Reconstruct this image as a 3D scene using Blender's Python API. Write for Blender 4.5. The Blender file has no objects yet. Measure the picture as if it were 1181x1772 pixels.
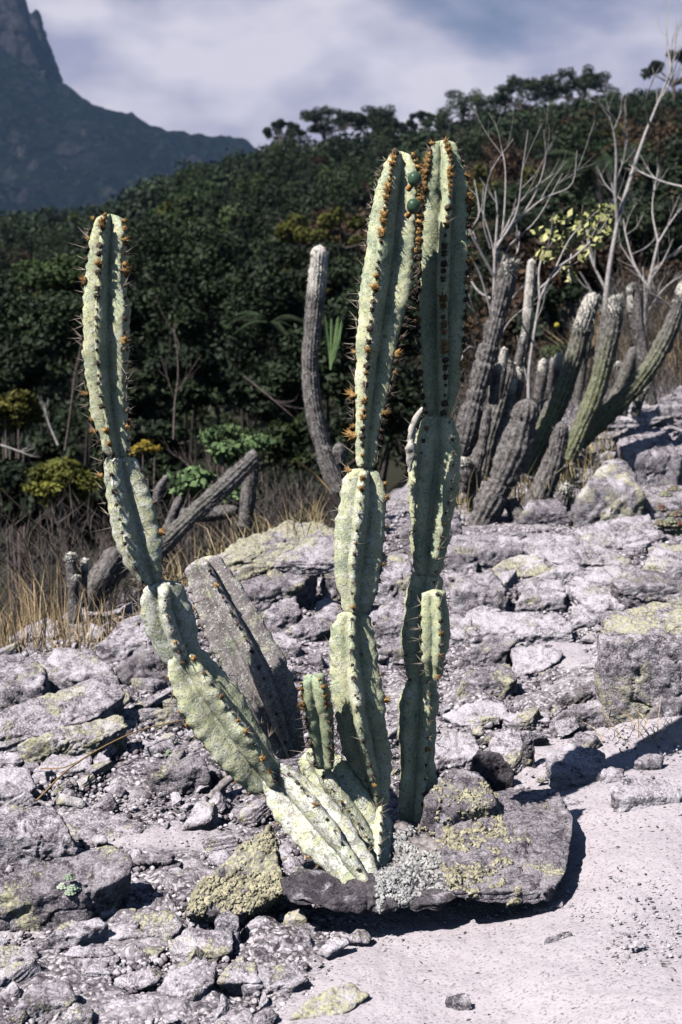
import bpy, bmesh, math, random
import numpy as np
from mathutils import Vector, Matrix

random.seed(7); rng = np.random.default_rng(7)
S = bpy.context.scene
COL = S.collection
R = math.radians

# ------------------------------------------------------------ camera
PITCH = 6.6
CAMZ = 1.25
cam = bpy.data.cameras.new('camera')
cam.sensor_fit = 'VERTICAL'; cam.sensor_height = 36; cam.sensor_width = 24
cam.lens = 50; cam.clip_start = 0.05; cam.clip_end = 9000
cam.dof.use_dof = True; cam.dof.focus_distance = 3.3; cam.dof.aperture_fstop = 6.7
co = bpy.data.objects.new('camera', cam); COL.objects.link(co)
co.location = (0, 0, CAMZ); co.rotation_euler = (R(90 - PITCH), 0, 0)
S.camera = co

# ------------------------------------------------------------ world: sky with a bank of cloud
SUN = Vector((-0.49, -0.40, 0.78)).normalized()
elev = math.asin(SUN.z); azim = math.atan2(SUN.x, SUN.y)
W = bpy.data.worlds.new('World'); S.world = W; W.use_nodes = True
nt = W.node_tree; nt.nodes.clear()
def N(nt, t, **k):
    n = nt.nodes.new(t)
    for a, b in k.items():
        if a == 'inp':
            for i, v in b.items(): n.inputs[i].default_value = v
        else: setattr(n, a, b)
    return n
def L(nt, a, b): nt.links.new(a, b)
sky = N(nt, 'ShaderNodeTexSky', sky_type='NISHITA', sun_disc=False, sun_elevation=elev, sun_rotation=azim)
sky.air_density = 0.8; sky.dust_density = 0.3; sky.altitude = 1200
tc = N(nt, 'ShaderNodeTexCoord')
sep = N(nt, 'ShaderNodeSeparateXYZ'); L(nt, tc.outputs['Generated'], sep.inputs[0])
mp = N(nt, 'ShaderNodeMapping'); mp.inputs['Scale'].default_value = (1, 1, 2.0); mp.inputs['Location'].default_value = (0.33, 0.0, 0.18)
L(nt, tc.outputs['Generated'], mp.inputs[0])
n1 = N(nt, 'ShaderNodeTexNoise', inp={'Scale': 4.2, 'Detail': 5, 'Roughness': 0.5, 'Distortion': 0.3}); L(nt, mp.outputs[0], n1.inputs[0])
n2 = N(nt, 'ShaderNodeTexNoise', inp={'Scale': 8.0, 'Detail': 4, 'Roughness': 0.5}); L(nt, mp.outputs[0], n2.inputs[0])
# cloud cover thins out with height above the horizon
hgt = N(nt, 'ShaderNodeMapRange', inp={1: 0.16, 2: 0.42, 3: 0.35, 4: -0.30}); L(nt, sep.outputs['Z'], hgt.inputs[0])
# the cloud bank stands over the hills; it breaks up towards the side the sun shines from
bk = N(nt, 'ShaderNodeMapRange', inp={1: -0.35, 2: 0.75, 3: -0.42, 4: 0.0}); L(nt, sep.outputs['Y'], bk.inputs[0])
ad0 = N(nt, 'ShaderNodeMath', operation='ADD'); L(nt, hgt.outputs[0], ad0.inputs[0]); L(nt, bk.outputs[0], ad0.inputs[1])
ad = N(nt, 'ShaderNodeMath', operation='ADD'); L(nt, n1.outputs[0], ad.inputs[0]); L(nt, ad0.outputs[0], ad.inputs[1])
cov = N(nt, 'ShaderNodeMapRange', interpolation_type='SMOOTHSTEP', inp={1: 0.60, 2: 0.80}); L(nt, ad.outputs[0], cov.inputs[0])
cr = N(nt, 'ShaderNodeValToRGB'); L(nt, n2.outputs[0], cr.inputs[0])
cr.color_ramp.elements[0].position = 0.40; cr.color_ramp.elements[0].color = (0.46, 0.45, 0.60, 1)
cr.color_ramp.elements[1].position = 0.60; cr.color_ramp.elements[1].color = (0.90, 0.84, 0.92, 1)
b1 = N(nt, 'ShaderNodeBackground'); b1.inputs[1].default_value = 0.05; L(nt, sky.outputs[0], b1.inputs[0])
b2 = N(nt, 'ShaderNodeBackground'); b2.inputs[1].default_value = 0.72; L(nt, cr.outputs[0], b2.inputs[0])
mx = N(nt, 'ShaderNodeMixShader'); L(nt, cov.outputs[0], mx.inputs[0]); L(nt, b1.outputs[0], mx.inputs[1]); L(nt, b2.outputs[0], mx.inputs[2])
wo = N(nt, 'ShaderNodeOutputWorld'); L(nt, mx.outputs[0], wo.inputs[0])

sl = bpy.data.lights.new('sun', 'SUN'); sl.energy = 5.0; sl.angle = R(0.5); sl.color = (1.0, 0.955, 0.90)
so = bpy.data.objects.new('sun', sl); COL.objects.link(so)
so.rotation_euler = SUN.to_track_quat('Z', 'Y').to_euler(); so.location = (-3, 0, 6)
S.view_settings.view_transform = 'Standard'; S.view_settings.look = 'None'
S.view_settings.exposure = 0.34; S.view_settings.gamma = 1.0; S.view_settings.use_curve_mapping = False
S.cycles.max_bounces = 4; S.cycles.volume_bounces = 0; S.cycles.diffuse_bounces = 0; S.cycles.glossy_bounces = 1
S.cycles.transparent_max_bounces = 6

# ------------------------------------------------------------ projection helpers (a pixel of the photograph and a depth give a place)
cp, sp_ = math.cos(R(PITCH)), math.sin(R(PITCH))
def ray(px, py):
    cx = (px - 590.5) / 2461.0; cy = (886 - py) / 2461.0
    return np.array([cx, cp + cy * sp_, -sp_ + cy * cp])
def P(px, py, Y):
    d = ray(px, py); t = Y / d[1]
    return np.array([d[0] * t, Y, CAMZ + d[2] * t])
def kslope(py):
    d = ray(590.5, py); return d[2] / d[1]

def sstep(a, b, x):
    t = np.clip((x - a) / (b - a), 0, 1); return t * t * (3 - 2 * t)
def softplus(x, k):
    return np.logaddexp(0, x / k) * k

# value noise
_perm = np.random.RandomState(3).rand(64, 64, 64).astype(np.float32) * 2 - 1
def vnoise(p):
    p = np.asarray(p, dtype=np.float64); i = np.floor(p).astype(int); f = p - i
    f = f * f * f * (f * (f * 6 - 15) + 10); i0 = i & 63; i1 = (i + 1) & 63
    x0, y0, z0 = i0[..., 0], i0[..., 1], i0[..., 2]; x1, y1, z1 = i1[..., 0], i1[..., 1], i1[..., 2]
    fx, fy, fz = f[..., 0], f[..., 1], f[..., 2]; A = _perm
    a = A[x0, y0, z0] * (1 - fx) + A[x1, y0, z0] * fx; b = A[x0, y1, z0] * (1 - fx) + A[x1, y1, z0] * fx
    c = A[x0, y0, z1] * (1 - fx) + A[x1, y0, z1] * fx; d = A[x0, y1, z1] * (1 - fx) + A[x1, y1, z1] * fx
    return (a * (1 - fy) + b * fy) * (1 - fz) + (c * (1 - fy) + d * fy) * fz
def fbm(p, oct=4, rough=0.5):
    s = 0; a = 1.0; p = np.asarray(p, dtype=np.float64)
    for k in range(oct):
        s = s + a * vnoise(p); p = p * 2.03 + 11.7; a *= rough
    return s

# ------------------------------------------------------------ terrain height
_hp = np.array([-1200, -400, 0, 200, 330, 480, 560, 750, 900, 1000, 1181, 1700, 2600.])
_hy = np.array([400, 420, 425, 410, 345, 300, 285, 272, 232, 218, 210, 200, 260.])
_hu = (_hp - 590.5) / 2461.0
_hz = np.array([CAMZ + 160 * kslope(v) for v in _hy])
def terr(x, y):
    x = np.asarray(x, float); y = np.asarray(y, float)
    near = 0.12 * softplus(y - 3.25, 0.25)
    yc = 7.0 + 1.35 * x + 0.9 * np.maximum(x, 0) ** 1.2
    yc = np.clip(yc, 3.8, 16)
    rate = np.where(x > 0, 0.30, 0.55)
    drop = rate * softplus(y - yc, 0.35)
    near = near - drop
    u = x / np.maximum(y, 1.0)
    hr = np.interp(np.clip(u, -0.7, 0.8), _hu, _hz)
    t = np.clip((y - 14) / 146.0, 0, 1)
    v0 = -2.6 + 2.0 * sstep(-0.1, 0.25, u)
    hill = v0 + (hr - v0) * t ** 1.05
    hill = np.where(y > 160, hr + (-6 - hr) * sstep(160, 420, y), hill)
    hill = np.where(y < 14, v0, hill)
    k = 0.5
    return softplus(near - hill, k) + hill if np.ndim(near) == 0 else hill + softplus(near - hill, k)
def hit(px, py):
    d = ray(px, py)
    Y = np.concatenate([np.arange(1.6, 30, 0.02), np.arange(30, 200, 0.5)])
    X = d[0] / d[1] * Y; Z = CAMZ + d[2] / d[1] * Y
    m = np.nonzero(Z <= terr(X, Y))[0]
    j = m[0] if len(m) else len(Y) - 1
    return np.array([X[j], Y[j], Z[j]])

# ------------------------------------------------------------ object helpers
ORG = {}
def finish(o, label, cat, group, kind):
    if label: o['label'] = label
    if cat: o['category'] = cat
    if group: o['group'] = group
    if kind: o['kind'] = kind
def put(o, parent, origin):
    COL.objects.link(o)
    origin = Vector([float(v) for v in origin])
    if parent is not None:
        o.parent = parent; o.location = origin - ORG[parent.name]
    else: o.location = origin
    ORG[o.name] = origin
def empty(name, loc, label=None, cat=None, group=None):
    o = bpy.data.objects.new(name, None); o.empty_display_size = 0.1
    put(o, None, loc); finish(o, label, cat, group, None); return o
def mesh(name, V, F, mats, smooth=True, attrs=None, midx=None):
    me = bpy.data.meshes.new(name)
    V = np.asarray(V, dtype=np.float32)
    if isinstance(F, np.ndarray):
        n, k = F.shape
        me.vertices.add(len(V)); me.vertices.foreach_set('co', V.ravel())
        me.loops.add(n * k); me.loops.foreach_set('vertex_index', F.astype(np.int32).ravel())
        me.polygons.add(n); me.polygons.foreach_set('loop_start', np.arange(n, dtype=np.int32) * k)
        me.update(calc_edges=True); me.validate()
    else:
        me.from_pydata([tuple(map(float, v)) for v in V], [], F); me.update()
    for m in (mats if isinstance(mats, (list, tuple)) else [mats]): me.materials.append(m)
    if smooth: me.polygons.foreach_set('use_smooth', np.ones(len(me.polygons), dtype=bool))
    if midx is not None: me.polygons.foreach_set('material_index', np.asarray(midx, dtype=np.int32))
    if attrs:
        for k_, a in attrs.items():
            at = me.attributes.new(k_, 'FLOAT', 'POINT'); at.data.foreach_set('value', np.asarray(a, dtype=np.float32))
    return me
def obj(name, V, F, mats, parent=None, origin=None, smooth=True, attrs=None, midx=None, label=None, cat=None, group=None, kind=None):
    V = np.asarray(V, dtype=np.float64)
    if origin is None: origin = np.array([V[:, 0].mean(), V[:, 1].mean(), V[:, 2].min()])
    origin = np.array([float(v) for v in origin])
    me = mesh(name, V - origin, F, mats, smooth, attrs, midx)
    o = bpy.data.objects.new(name, me); put(o, parent, origin); finish(o, label, cat, group, kind); return o
class MB:
    def __init__(s): s.V = []; s.F = []; s.n = 0; s.A = []
    def add(s, V, F, a=None):
        V = np.asarray(V, float); s.V.append(V)
        s.F.append(np.asarray(F) + s.n); s.n += len(V)
        s.A.append(np.full(len(V), 0.0 if a is None else a) if np.ndim(a) == 0 or a is None else np.asarray(a))
    def tris(s):
        out = []
        for f in s.F:
            if f.shape[1] == 4: out.append(f[:, [0, 1, 2]]); out.append(f[:, [0, 2, 3]])
            else: out.append(f)
        return np.concatenate(out)
    def build(s, name, mat, parent=None, **k):
        V = np.concatenate(s.V)
        return obj(name, V, s.tris(), mat, parent, attrs={'v': np.concatenate(s.A)}, **k)
def catmull(pts, n):
    pts = np.asarray(pts, float); m = len(pts)
    if m == 2: t = np.linspace(0, 1, n)[:, None]; return pts[0] * (1 - t) + pts[1] * t
    q = np.vstack([2 * pts[0] - pts[1], pts, 2 * pts[-1] - pts[-2]]); ts = np.linspace(0, m - 1, n); out = []
    for t in ts:
        i = min(int(t), m - 2); f = t - i; a, b, c, d = q[i], q[i + 1], q[i + 2], q[i + 3]
        out.append(0.5 * (2 * b + (c - a) * f + (2 * a - 5 * b + 4 * c - d) * f * f + (3 * b - a - 3 * c + d) * f ** 3))
    return np.array(out)
def frames(path):
    T = np.gradient(path, axis=0); T /= np.linalg.norm(T, axis=1)[:, None] + 1e-9
    ref = np.array([0., -1., 0.]); Ns = []
    for t in T:
        n = ref - t * ref.dot(t)
        if np.linalg.norm(n) < 0.05: n = np.array([1., 0, 0]) - t * t[0]
        Ns.append(n / np.linalg.norm(n))
    Ns = np.array(Ns); B = np.cross(T, Ns); return T, Ns, B      # Ns faces -Y
def tube(mb, pts, rad, sides=5, n=None, a=None):
    pts = np.asarray(pts, float)
    if n: path = catmull(pts, n); rad = np.interp(np.linspace(0, 1, n), np.linspace(0, 1, len(rad)), rad)
    else: path = pts; rad = np.asarray(rad, float)
    T, Nn, B = frames(path); m = len(path)
    th = np.linspace(0, 2 * math.pi, sides, endpoint=False)
    V = path[:, None, :] + rad[:, None, None] * (np.cos(th)[None, :, None] * Nn[:, None, :] + np.sin(th)[None, :, None] * B[:, None, :])
    V = V.reshape(-1, 3); i = np.arange(m - 1)[:, None] * sides; j = np.arange(sides)[None, :]; j2 = (j + 1) % sides
    F = np.stack([(i + j), (i + j2), (i + sides + j2), (i + sides + j)], -1).reshape(-1, 4)
    mb.add(V, F, a)
    # end caps as a fan
    k = len(path) - 1
    Vc = np.vstack([V[k * sides:(k + 1) * sides], path[-1:]]); mb.add(Vc, np.array([[q, (q + 1) % sides, sides] for q in range(sides)]), a)
_ico = {}
def ico(sub):
    if sub not in _ico:
        bm = bmesh.new(); bmesh.ops.create_icosphere(bm, subdivisions=sub, radius=1.0)
        V = np.array([v.co[:] for v in bm.verts]); F = np.array([[v.index for v in f.verts] for f in bm.faces]); bm.free()
        V /= np.linalg.norm(V, axis=1)[:, None]; _ico[sub] = (V, F)
    return _ico[sub]

# ------------------------------------------------------------ materials
def newmat(name):
    m = bpy.data.materials.new(name); m.use_nodes = True; t = m.node_tree; t.nodes.clear()
    o = N(t, 'ShaderNodeOutputMaterial'); b = N(t, 'ShaderNodeBsdfPrincipled'); L(t, b.outputs[0], o.inputs[0])
    b.inputs['Specular IOR Level'].default_value = 0.25
    return m, t, b
def ramp(t, src, stops, interp='LINEAR'):
    r = N(t, 'ShaderNodeValToRGB'); r.color_ramp.interpolation = interp
    e = r.color_ramp.elements
    while len(e) < len(stops): e.new(0.5)
    for q, (p, c) in zip(e, stops):
        q.position = p; q.color = (c, c, c, 1) if not isinstance(c, tuple) else c + (1,)
    L(t, src, r.inputs[0]); return r.outputs[0]
def noise(t, vec, scale, detail=4, rough=0.55, dist=0.0):
    n = N(t, 'ShaderNodeTexNoise', inp={'Scale': scale, 'Detail': detail, 'Roughness': rough, 'Distortion': dist}); L(t, vec, n.inputs[0]); return n.outputs[0]
def vor(t, vec, scale, feature='F1', out='Distance', rnd=1.0):
    n = N(t, 'ShaderNodeTexVoronoi', feature=feature, inp={'Scale': scale, 'Randomness': rnd}); L(t, vec, n.inputs[0]); return n.outputs[out]
def mix(t, f, a, b, mode='MIX'):
    m = N(t, 'ShaderNodeMix', data_type='RGBA', blend_type=mode)
    for i, v in ((0, f), (6, a), (7, b)):
        if hasattr(v, 'is_output') or hasattr(v, 'links'): L(t, v, m.inputs[i])
        elif isinstance(v, tuple): m.inputs[i].default_value = v + (1,)
        else: m.inputs[i].default_value = v
    return m.outputs[2]
def math_(t, op, a, b=None, c=None):
    m = N(t, 'ShaderNodeMath', operation=op)
    for i, v in enumerate((a, b, c)):
        if v is None: continue
        if hasattr(v, 'links'): L(t, v, m.inputs[i])
        else: m.inputs[i].default_value = v
    return m.outputs[0]
def bump(t, b, h, strength=0.5, dist=0.01):
    n = N(t, 'ShaderNodeBump', inp={'Strength': strength, 'Distance': dist}); L(t, h, n.inputs['Height']); L(t, n.outputs[0], b.inputs['Normal'])
def oattr(t, name, typ='OBJECT'):
    n = N(t, 'ShaderNodeAttribute', attribute_type=typ, attribute_name=name); return n
def coords(t):
    return N(t, 'ShaderNodeTexCoord').outputs['Object'], N(t, 'ShaderNodeNewGeometry').outputs['Position'], N(t, 'ShaderNodeObjectInfo').outputs['Random']

# rock
def rock_mat():
    m, t, b = newmat('weathered_rock'); oc, wp, rnd = coords(t)
    big = noise(t, wp, 5, 5, 0.6); fine = noise(t, wp, 170, 2, 0.7); mid = noise(t, wp, 34, 4, 0.7)
    gsep = N(t, 'ShaderNodeSeparateColor'); L(t, vor(t, wp, 260, out='Color'), gsep.inputs[0]); grn = gsep.outputs[0]
    base = ramp(t, big, [(0.3, (0.17, 0.150, 0.175)), (0.5, (0.30, 0.268, 0.300)), (0.72, (0.47, 0.43, 0.47))])
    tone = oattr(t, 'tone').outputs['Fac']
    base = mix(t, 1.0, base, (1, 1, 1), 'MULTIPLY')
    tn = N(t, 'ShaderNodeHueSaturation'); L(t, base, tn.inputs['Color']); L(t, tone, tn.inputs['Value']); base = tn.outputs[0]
    dark = ramp(t, mid, [(0.36, 1.0), (0.50, 0.0)])
    base = mix(t, math_(t, 'MULTIPLY', dark, 0.78), base, (0.050, 0.042, 0.058))
    spk = ramp(t, math_(t, 'ADD', math_(t, 'MULTIPLY', grn, 0.5), math_(t, 'MULTIPLY', mid, 0.6)), [(0.60, 0.0), (0.72, 1.0)])
    base = mix(t, math_(t, 'MULTIPLY', spk, math_(t, 'MINIMUM', math_(t, 'MULTIPLY', math_(t, 'POWER', tone, 2.0), 0.62), 0.75)), base, (0.66, 0.61, 0.67))
    pit = ramp(t, math_(t, 'ADD', math_(t, 'MULTIPLY', grn, 0.5), math_(t, 'MULTIPLY', mid, 0.6)), [(0.30, 1.0), (0.40, 0.0)])
    base = mix(t, math_(t, 'MULTIPLY', pit, 0.75), base, (0.03, 0.027, 0.035))
    # crusts: white and yellow-green lichen in blotches broken by fine noise, each rock has its own amount
    li = oattr(t, 'lichen').outputs['Fac']
    patch = noise(t, wp, 9, 3, 0.6, 0.4); grain = vor(t, wp, 110)
    a = math_(t, 'ADD', patch, math_(t, 'MULTIPLY', li, 0.34))
    a = math_(t, 'ADD', a, math_(t, 'MULTIPLY', math_(t, 'SUBTRACT', fine, 0.5), 0.35))
    yl = ramp(t, a, [(0.655, 0.0), (0.70, 1.0)])
    gr = ramp(t, grain, [(0.30, 1.0), (0.62, 0.25)])
    ycol = mix(t, noise(t, wp, 60), (0.40, 0.39, 0.22), (0.64, 0.61, 0.42))
    base = mix(t, math_(t, 'MULTIPLY', yl, gr), base, ycol)
    wp2 = noise(t, wp, 14, 4, 0.65, 0.6)
    wl = ramp(t, math_(t, 'ADD', wp2, math_(t, 'MULTIPLY', oattr(t, 'pale').outputs['Fac'], 0.3)), [(0.62, 0.0), (0.72, 1.0)])
    base = mix(t, math_(t, 'MULTIPLY', wl, ramp(t, fine, [(0.35, 0.1), (0.55, 0.9)])), base, (0.62, 0.58, 0.64))
    L(t, base, b.inputs['Base Color']); b.inputs['Roughness'].default_value = 0.9
    h = math_(t, 'ADD', math_(t, 'MULTIPLY', fine, 0.5), math_(t, 'MULTIPLY', mid, 1.0))
    h = math_(t, 'ADD', h, math_(t, 'MULTIPLY', yl, 0.4))
    bump(t, b, h, 0.7, 0.009); return m
ROCK = rock_mat()

def cactus_mat():
    m, t, b = newmat('green_cactus_skin'); oc, wp, rnd = coords(t)
    big = noise(t, wp, 16, 4, 0.6); fine = noise(t, wp, 130, 2, 0.6)
    g = ramp(t, big, [(0.33, (0.22, 0.30, 0.16)), (0.43, (0.46, 0.52, 0.30)), (0.54, (0.70, 0.69, 0.36)), (0.66, (0.78, 0.78, 0.58))])
    g = mix(t, math_(t, 'MULTIPLY', ramp(t, fine, [(0.4, 0.0), (0.65, 1.0)]), 0.25), g, (0.50, 0.56, 0.38))
    g = mix(t, 0.16, g, (0.80, 0.80, 0.70))
    # age: grey-brown cork spreads over old joints
    cork = oattr(t, 'cork').outputs['Fac']
    cn = noise(t, wp, 24, 5, 0.65, 0.5)
    cf = ramp(t, math_(t, 'ADD', cn, math_(t, 'MULTIPLY', cork, 0.55)), [(0.66, 0.0), (0.82, 1.0)])
    g = mix(t, cf, g, mix(t, noise(t, wp, 60, 4, 0.7), (0.20, 0.165, 0.18), (0.50, 0.44, 0.45)))
    v = N(t, 'ShaderNodeTexVoronoi', inp={'Scale': 75.0}); L(t, wp, v.inputs[0])
    w1 = ramp(t, v.outputs['Distance'], [(0.16, 1.0), (0.30, 0.0)])
    sel = ramp(t, noise(t, wp, 20, 3, 0.7), [(0.48, 0.0), (0.62, 1.0)])
    wax = math_(t, 'MULTIPLY', math_(t, 'MULTIPLY', w1, sel), math_(t, 'ADD', 0.45, math_(t, 'MULTIPLY', cork, 0.8)))
    wax = math_(t, 'MINIMUM', wax, 0.95)
    g = mix(t, wax, g, (0.72, 0.74, 0.66))
    # white scale blotches on older joints
    sb = ramp(t, math_(t, 'ADD', noise(t, wp, 62, 4, 0.75, 0.3), math_(t, 'MULTIPLY', oattr(t, 'waxy').outputs['Fac'], 0.26)), [(0.63, 0.0), (0.70, 1.0)])
    g = mix(t, math_(t, 'MULTIPLY', sb, 0.85), g, (0.80, 0.80, 0.75))
    gs = N(t, 'ShaderNodeSeparateColor'); L(t, vor(t, wp, 300, out='Color'), gs.inputs[0])
    g = mix(t, ramp(t, gs.outputs[0], [(0.78, 0.0), (0.84, 0.55)]), g, (0.80, 0.82, 0.72))
    g = mix(t, ramp(t, gs.outputs[1], [(0.84, 0.0), (0.90, 0.5)]), g, (0.14, 0.17, 0.10))
    scar = ramp(t, noise(t, wp, 17, 5, 0.75, 0.8), [(0.66, 0.0), (0.72, 0.7)])
    g = mix(t, scar, g, (0.30, 0.25, 0.17))
    blk = ramp(t, noise(t, wp, 55, 2, 0.5), [(0.27, 1.0), (0.33, 0.0)])
    g = mix(t, math_(t, 'MULTIPLY', blk, 0.55), g, (0.06, 0.07, 0.05))
    nw = oattr(t, 'fresh').outputs['Fac']
    g = mix(t, math_(t, 'MULTIPLY', nw, 0.5), g, (0.17, 0.30, 0.15))
    L(t, g, b.inputs['Base Color']); b.inputs['Roughness'].default_value = 0.62; b.inputs['Specular IOR Level'].default_value = 0.18
    b.inputs['Subsurface Weight'].default_value = 0.0
    bump(t, b, math_(t, 'ADD', math_(t, 'MULTIPLY', fine, 0.5), math_(t, 'ADD', math_(t, 'MULTIPLY', big, 1.5), math_(t, 'ADD', wax, math_(t, 'MULTIPLY', sb, 0.8)))), 0.5, 0.004)
    return m
CACT = cactus_mat()
def simple(name, c1, c2, scale=30, rough=0.85, bmp=0.3, spread=0.0, dist=0.004, detail=4):
    m, t, b = newmat(name); oc, wp, rnd = coords(t)
    n = noise(t, wp, scale, detail, 0.65); c = ramp(t, n, [(0.32, c1), (0.68, c2)])
    if spread:
        hs = N(t, 'ShaderNodeHueSaturation'); L(t, c, hs.inputs['Color'])
        L(t, math_(t, 'ADD', 1 - spread, math_(t, 'MULTIPLY', rnd, 2 * spread)), hs.inputs['Value'])
        c = hs.outputs[0]
    L(t, c, b.inputs['Base Color']); b.inputs['Roughness'].default_value = rough
    if bmp: bump(t, b, n, bmp, dist)
    return m
WOOL_O = simple('orange_wool', (0.20, 0.10, 0.035), (0.58, 0.36, 0.14), 160, 0.95, 0.2, 0.35)
WOOL_D = simple('dark_wool', (0.030, 0.024, 0.024), (0.16, 0.12, 0.09), 160, 0.95, 0.2, 0.4)
SPINE = simple('spines', (0.16, 0.12, 0.10), (0.55, 0.48, 0.40), 22, 0.6, 0)
TANSP = simple('tan_spines', (0.40, 0.22, 0.07), (0.66, 0.44, 0.18), 40, 0.6, 0)
FRUIT = simple('green_fruit', (0.03, 0.07, 0.045), (0.07, 0.13, 0.08), 40, 0.35, 0.1)
# ------------------------------------------------------------ ground sheet
def axis_u():
    a = np.linspace(-0.30, 0.30, 330); b = 0.30 + (np.linspace(0, 1, 40)[1:] ** 1.7) * 3.2
    return np.concatenate([-b[::-1], a, b])
uu = axis_u()
yy = [0.9]
while yy[-1] < 2600: yy.append(yy[-1] * (1.0052 if yy[-1] < 14 else 1.03))
yy = np.array(yy)
yb = np.concatenate([-np.geomspace(400, 0.3, 40), [0.0, 0.3, 0.6]])
yy = np.concatenate([yb, yy])
YY, UU = np.meshgrid(yy, uu, indexing='ij'); XX = np.where(YY < 0.9, np.sqrt(np.minimum(YY - 0.9, 0) ** 2 + 0.81), YY) * UU
ZZ = terr(XX, YY)
# how sandy the ground is (1 = white quartz sand, 0 = grey rubble)
def to_px(X, Y, Z):
    dz = Z - CAMZ; f = Y * cp - dz * sp_; u = Y * sp_ + dz * cp
    return 590.5 + 2461 * X / f, 886 - 2461 * u / f
def sandiness(X, Y, Z):
    a = sstep(-0.15, 0.25, X - 0.02 - (3.0 - Y) * -0.25 + 0.12 * fbm(np.stack([X * 3, Y * 3, X * 0], -1), 3)) * sstep(3.9, 3.2, Y)
    b = sstep(8.5, 6.0, Y) * sstep(0.25, 0.6, X - 0.15 * (Y - 3.5)) * (0.12 + 0.85 * sstep(0.0, 0.40, fbm(np.stack([X * 2.2, Y * 1.6, X * 0 + 4], -1), 3)))
    c = 0.85 * np.exp(-((X + 0.42) / 0.28) ** 2 - ((Y - 3.42) / 0.10) ** 2)
    d = 0.40 * sstep(0.25, 0.6, fbm(np.stack([X * 1.9 + 9, Y * 2.6, X * 0 + 2], -1), 3))
    return np.clip(np.maximum(np.maximum(a, b), np.maximum(c, d)), 0, 1)
SD = sandiness(XX, YY, ZZ)
pp = np.stack([XX, YY, XX * 0], -1)
nearw = sstep(15, 8, YY)
rub = fbm(pp * 7, 4, 0.6) * 0.024 + fbm(pp * 26, 3, 0.65) * 0.007
snd = fbm(pp * 3, 3) * 0.016 + fbm(pp * 45, 2) * 0.0022
ZZ = ZZ + nearw * (rub * (1 - SD) + snd * SD) + sstep(20, 60, YY) * fbm(pp * 0.06, 4) * 1.2
gv = np.stack([XX, YY, ZZ], -1).reshape(-1, 3)
nr, nc = YY.shape
I = np.arange(nr - 1)[:, None] * nc + np.arange(nc - 1)[None, :]
gF = np.stack([I, I + 1, I + nc + 1, I + nc], -1).reshape(-1, 4)

def ground_mat():
    m, t, b = newmat('sandy_ground'); oc, wp, rnd = coords(t)
    sa = oattr(t, 'sand', 'GEOMETRY').outputs['Fac']; veg = oattr(t, 'veg', 'GEOMETRY').outputs['Fac']
    fine = noise(t, wp, 130, 3, 0.7); grit = noise(t, wp, 55, 4, 0.7); n2 = noise(t, wp, 6, 4, 0.6)
    sandc = mix(t, n2, (0.46, 0.415, 0.455), (0.60, 0.555, 0.595))
    sandc = mix(t, ramp(t, fine, [(0.34, 1.0), (0.45, 0.0)]), sandc, (0.20, 0.17, 0.19))
    bl = ramp(t, noise(t, wp, 24, 3, 0.6), [(0.60, 0.0), (0.72, 0.7)])
    sandc = mix(t, bl, sandc, (0.40, 0.35, 0.39))
    wj = N(t, 'ShaderNodeVectorMath', operation='ADD'); nz = N(t, 'ShaderNodeTexNoise', inp={'Scale': 40.0, 'Detail': 3}); L(t, wp, nz.inputs[0])
    nm = N(t, 'ShaderNodeVectorMath', operation='SCALE', inp={3: 0.035}); L(t, nz.outputs['Color'], nm.inputs[0]); L(t, wp, wj.inputs[0]); L(t, nm.outputs[0], wj.inputs[1])
    cell = N(t, 'ShaderNodeTexVoronoi', inp={'Scale': 95.0}); L(t, wj.outputs[0], cell.inputs[0])
    cellb = N(t, 'ShaderNodeSeparateColor'); L(t, cell.outputs['Color'], cellb.inputs[0])
    rc = ramp(t, cellb.outputs[0], [(0.0, (0.12, 0.105, 0.12)), (0.4, (0.30, 0.27, 0.30)), (0.7, (0.50, 0.46, 0.50)), (1.0, (0.74, 0.70, 0.74))])
    rc = mix(t, ramp(t, cell.outputs['Distance'], [(0.42, 0.0), (0.75, 0.85)]), rc, (0.04, 0.034, 0.042))
    rc = mix(t, ramp(t, n2, [(0.50, 0.0), (0.68, 0.75)]), rc, sandc)
    c = mix(t, ramp(t, math_(t, 'ADD', sa, math_(t, 'MULTIPLY', math_(t, 'SUBTRACT', grit, 0.5), 0.9)), [(0.35, 0.0), (0.62, 1.0)]), rc, sandc)
    vc = mix(t, noise(t, wp, 0.9, 5, 0.7), (0.012, 0.016, 0.010), (0.045, 0.040, 0.026))
    c = mix(t, veg, c, vc)
    L(t, c, b.inputs['Base Color']); b.inputs['Roughness'].default_value = 0.95
    h = math_(t, 'ADD', math_(t, 'MULTIPLY', fine, 0.5), math_(t, 'ADD', grit, math_(t, 'MULTIPLY', math_(t, 'SUBTRACT', 1.0, cell.outputs['Distance']), math_(t, 'SUBTRACT', 1.0, sa))))
    bump(t, b, h, 0.6, 0.007); return m
GRD = ground_mat()
ycc = np.clip(7.0 + 1.35 * XX + 0.9 * np.maximum(XX, 0) ** 1.2, 3.8, 16)
veg = sstep(0.1, 1.2, YY - ycc)
obj('ground', gv, gF, GRD, origin=(0, 0, 0), attrs={'sand': SD.ravel(), 'veg': veg.ravel()}, kind='structure')

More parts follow.
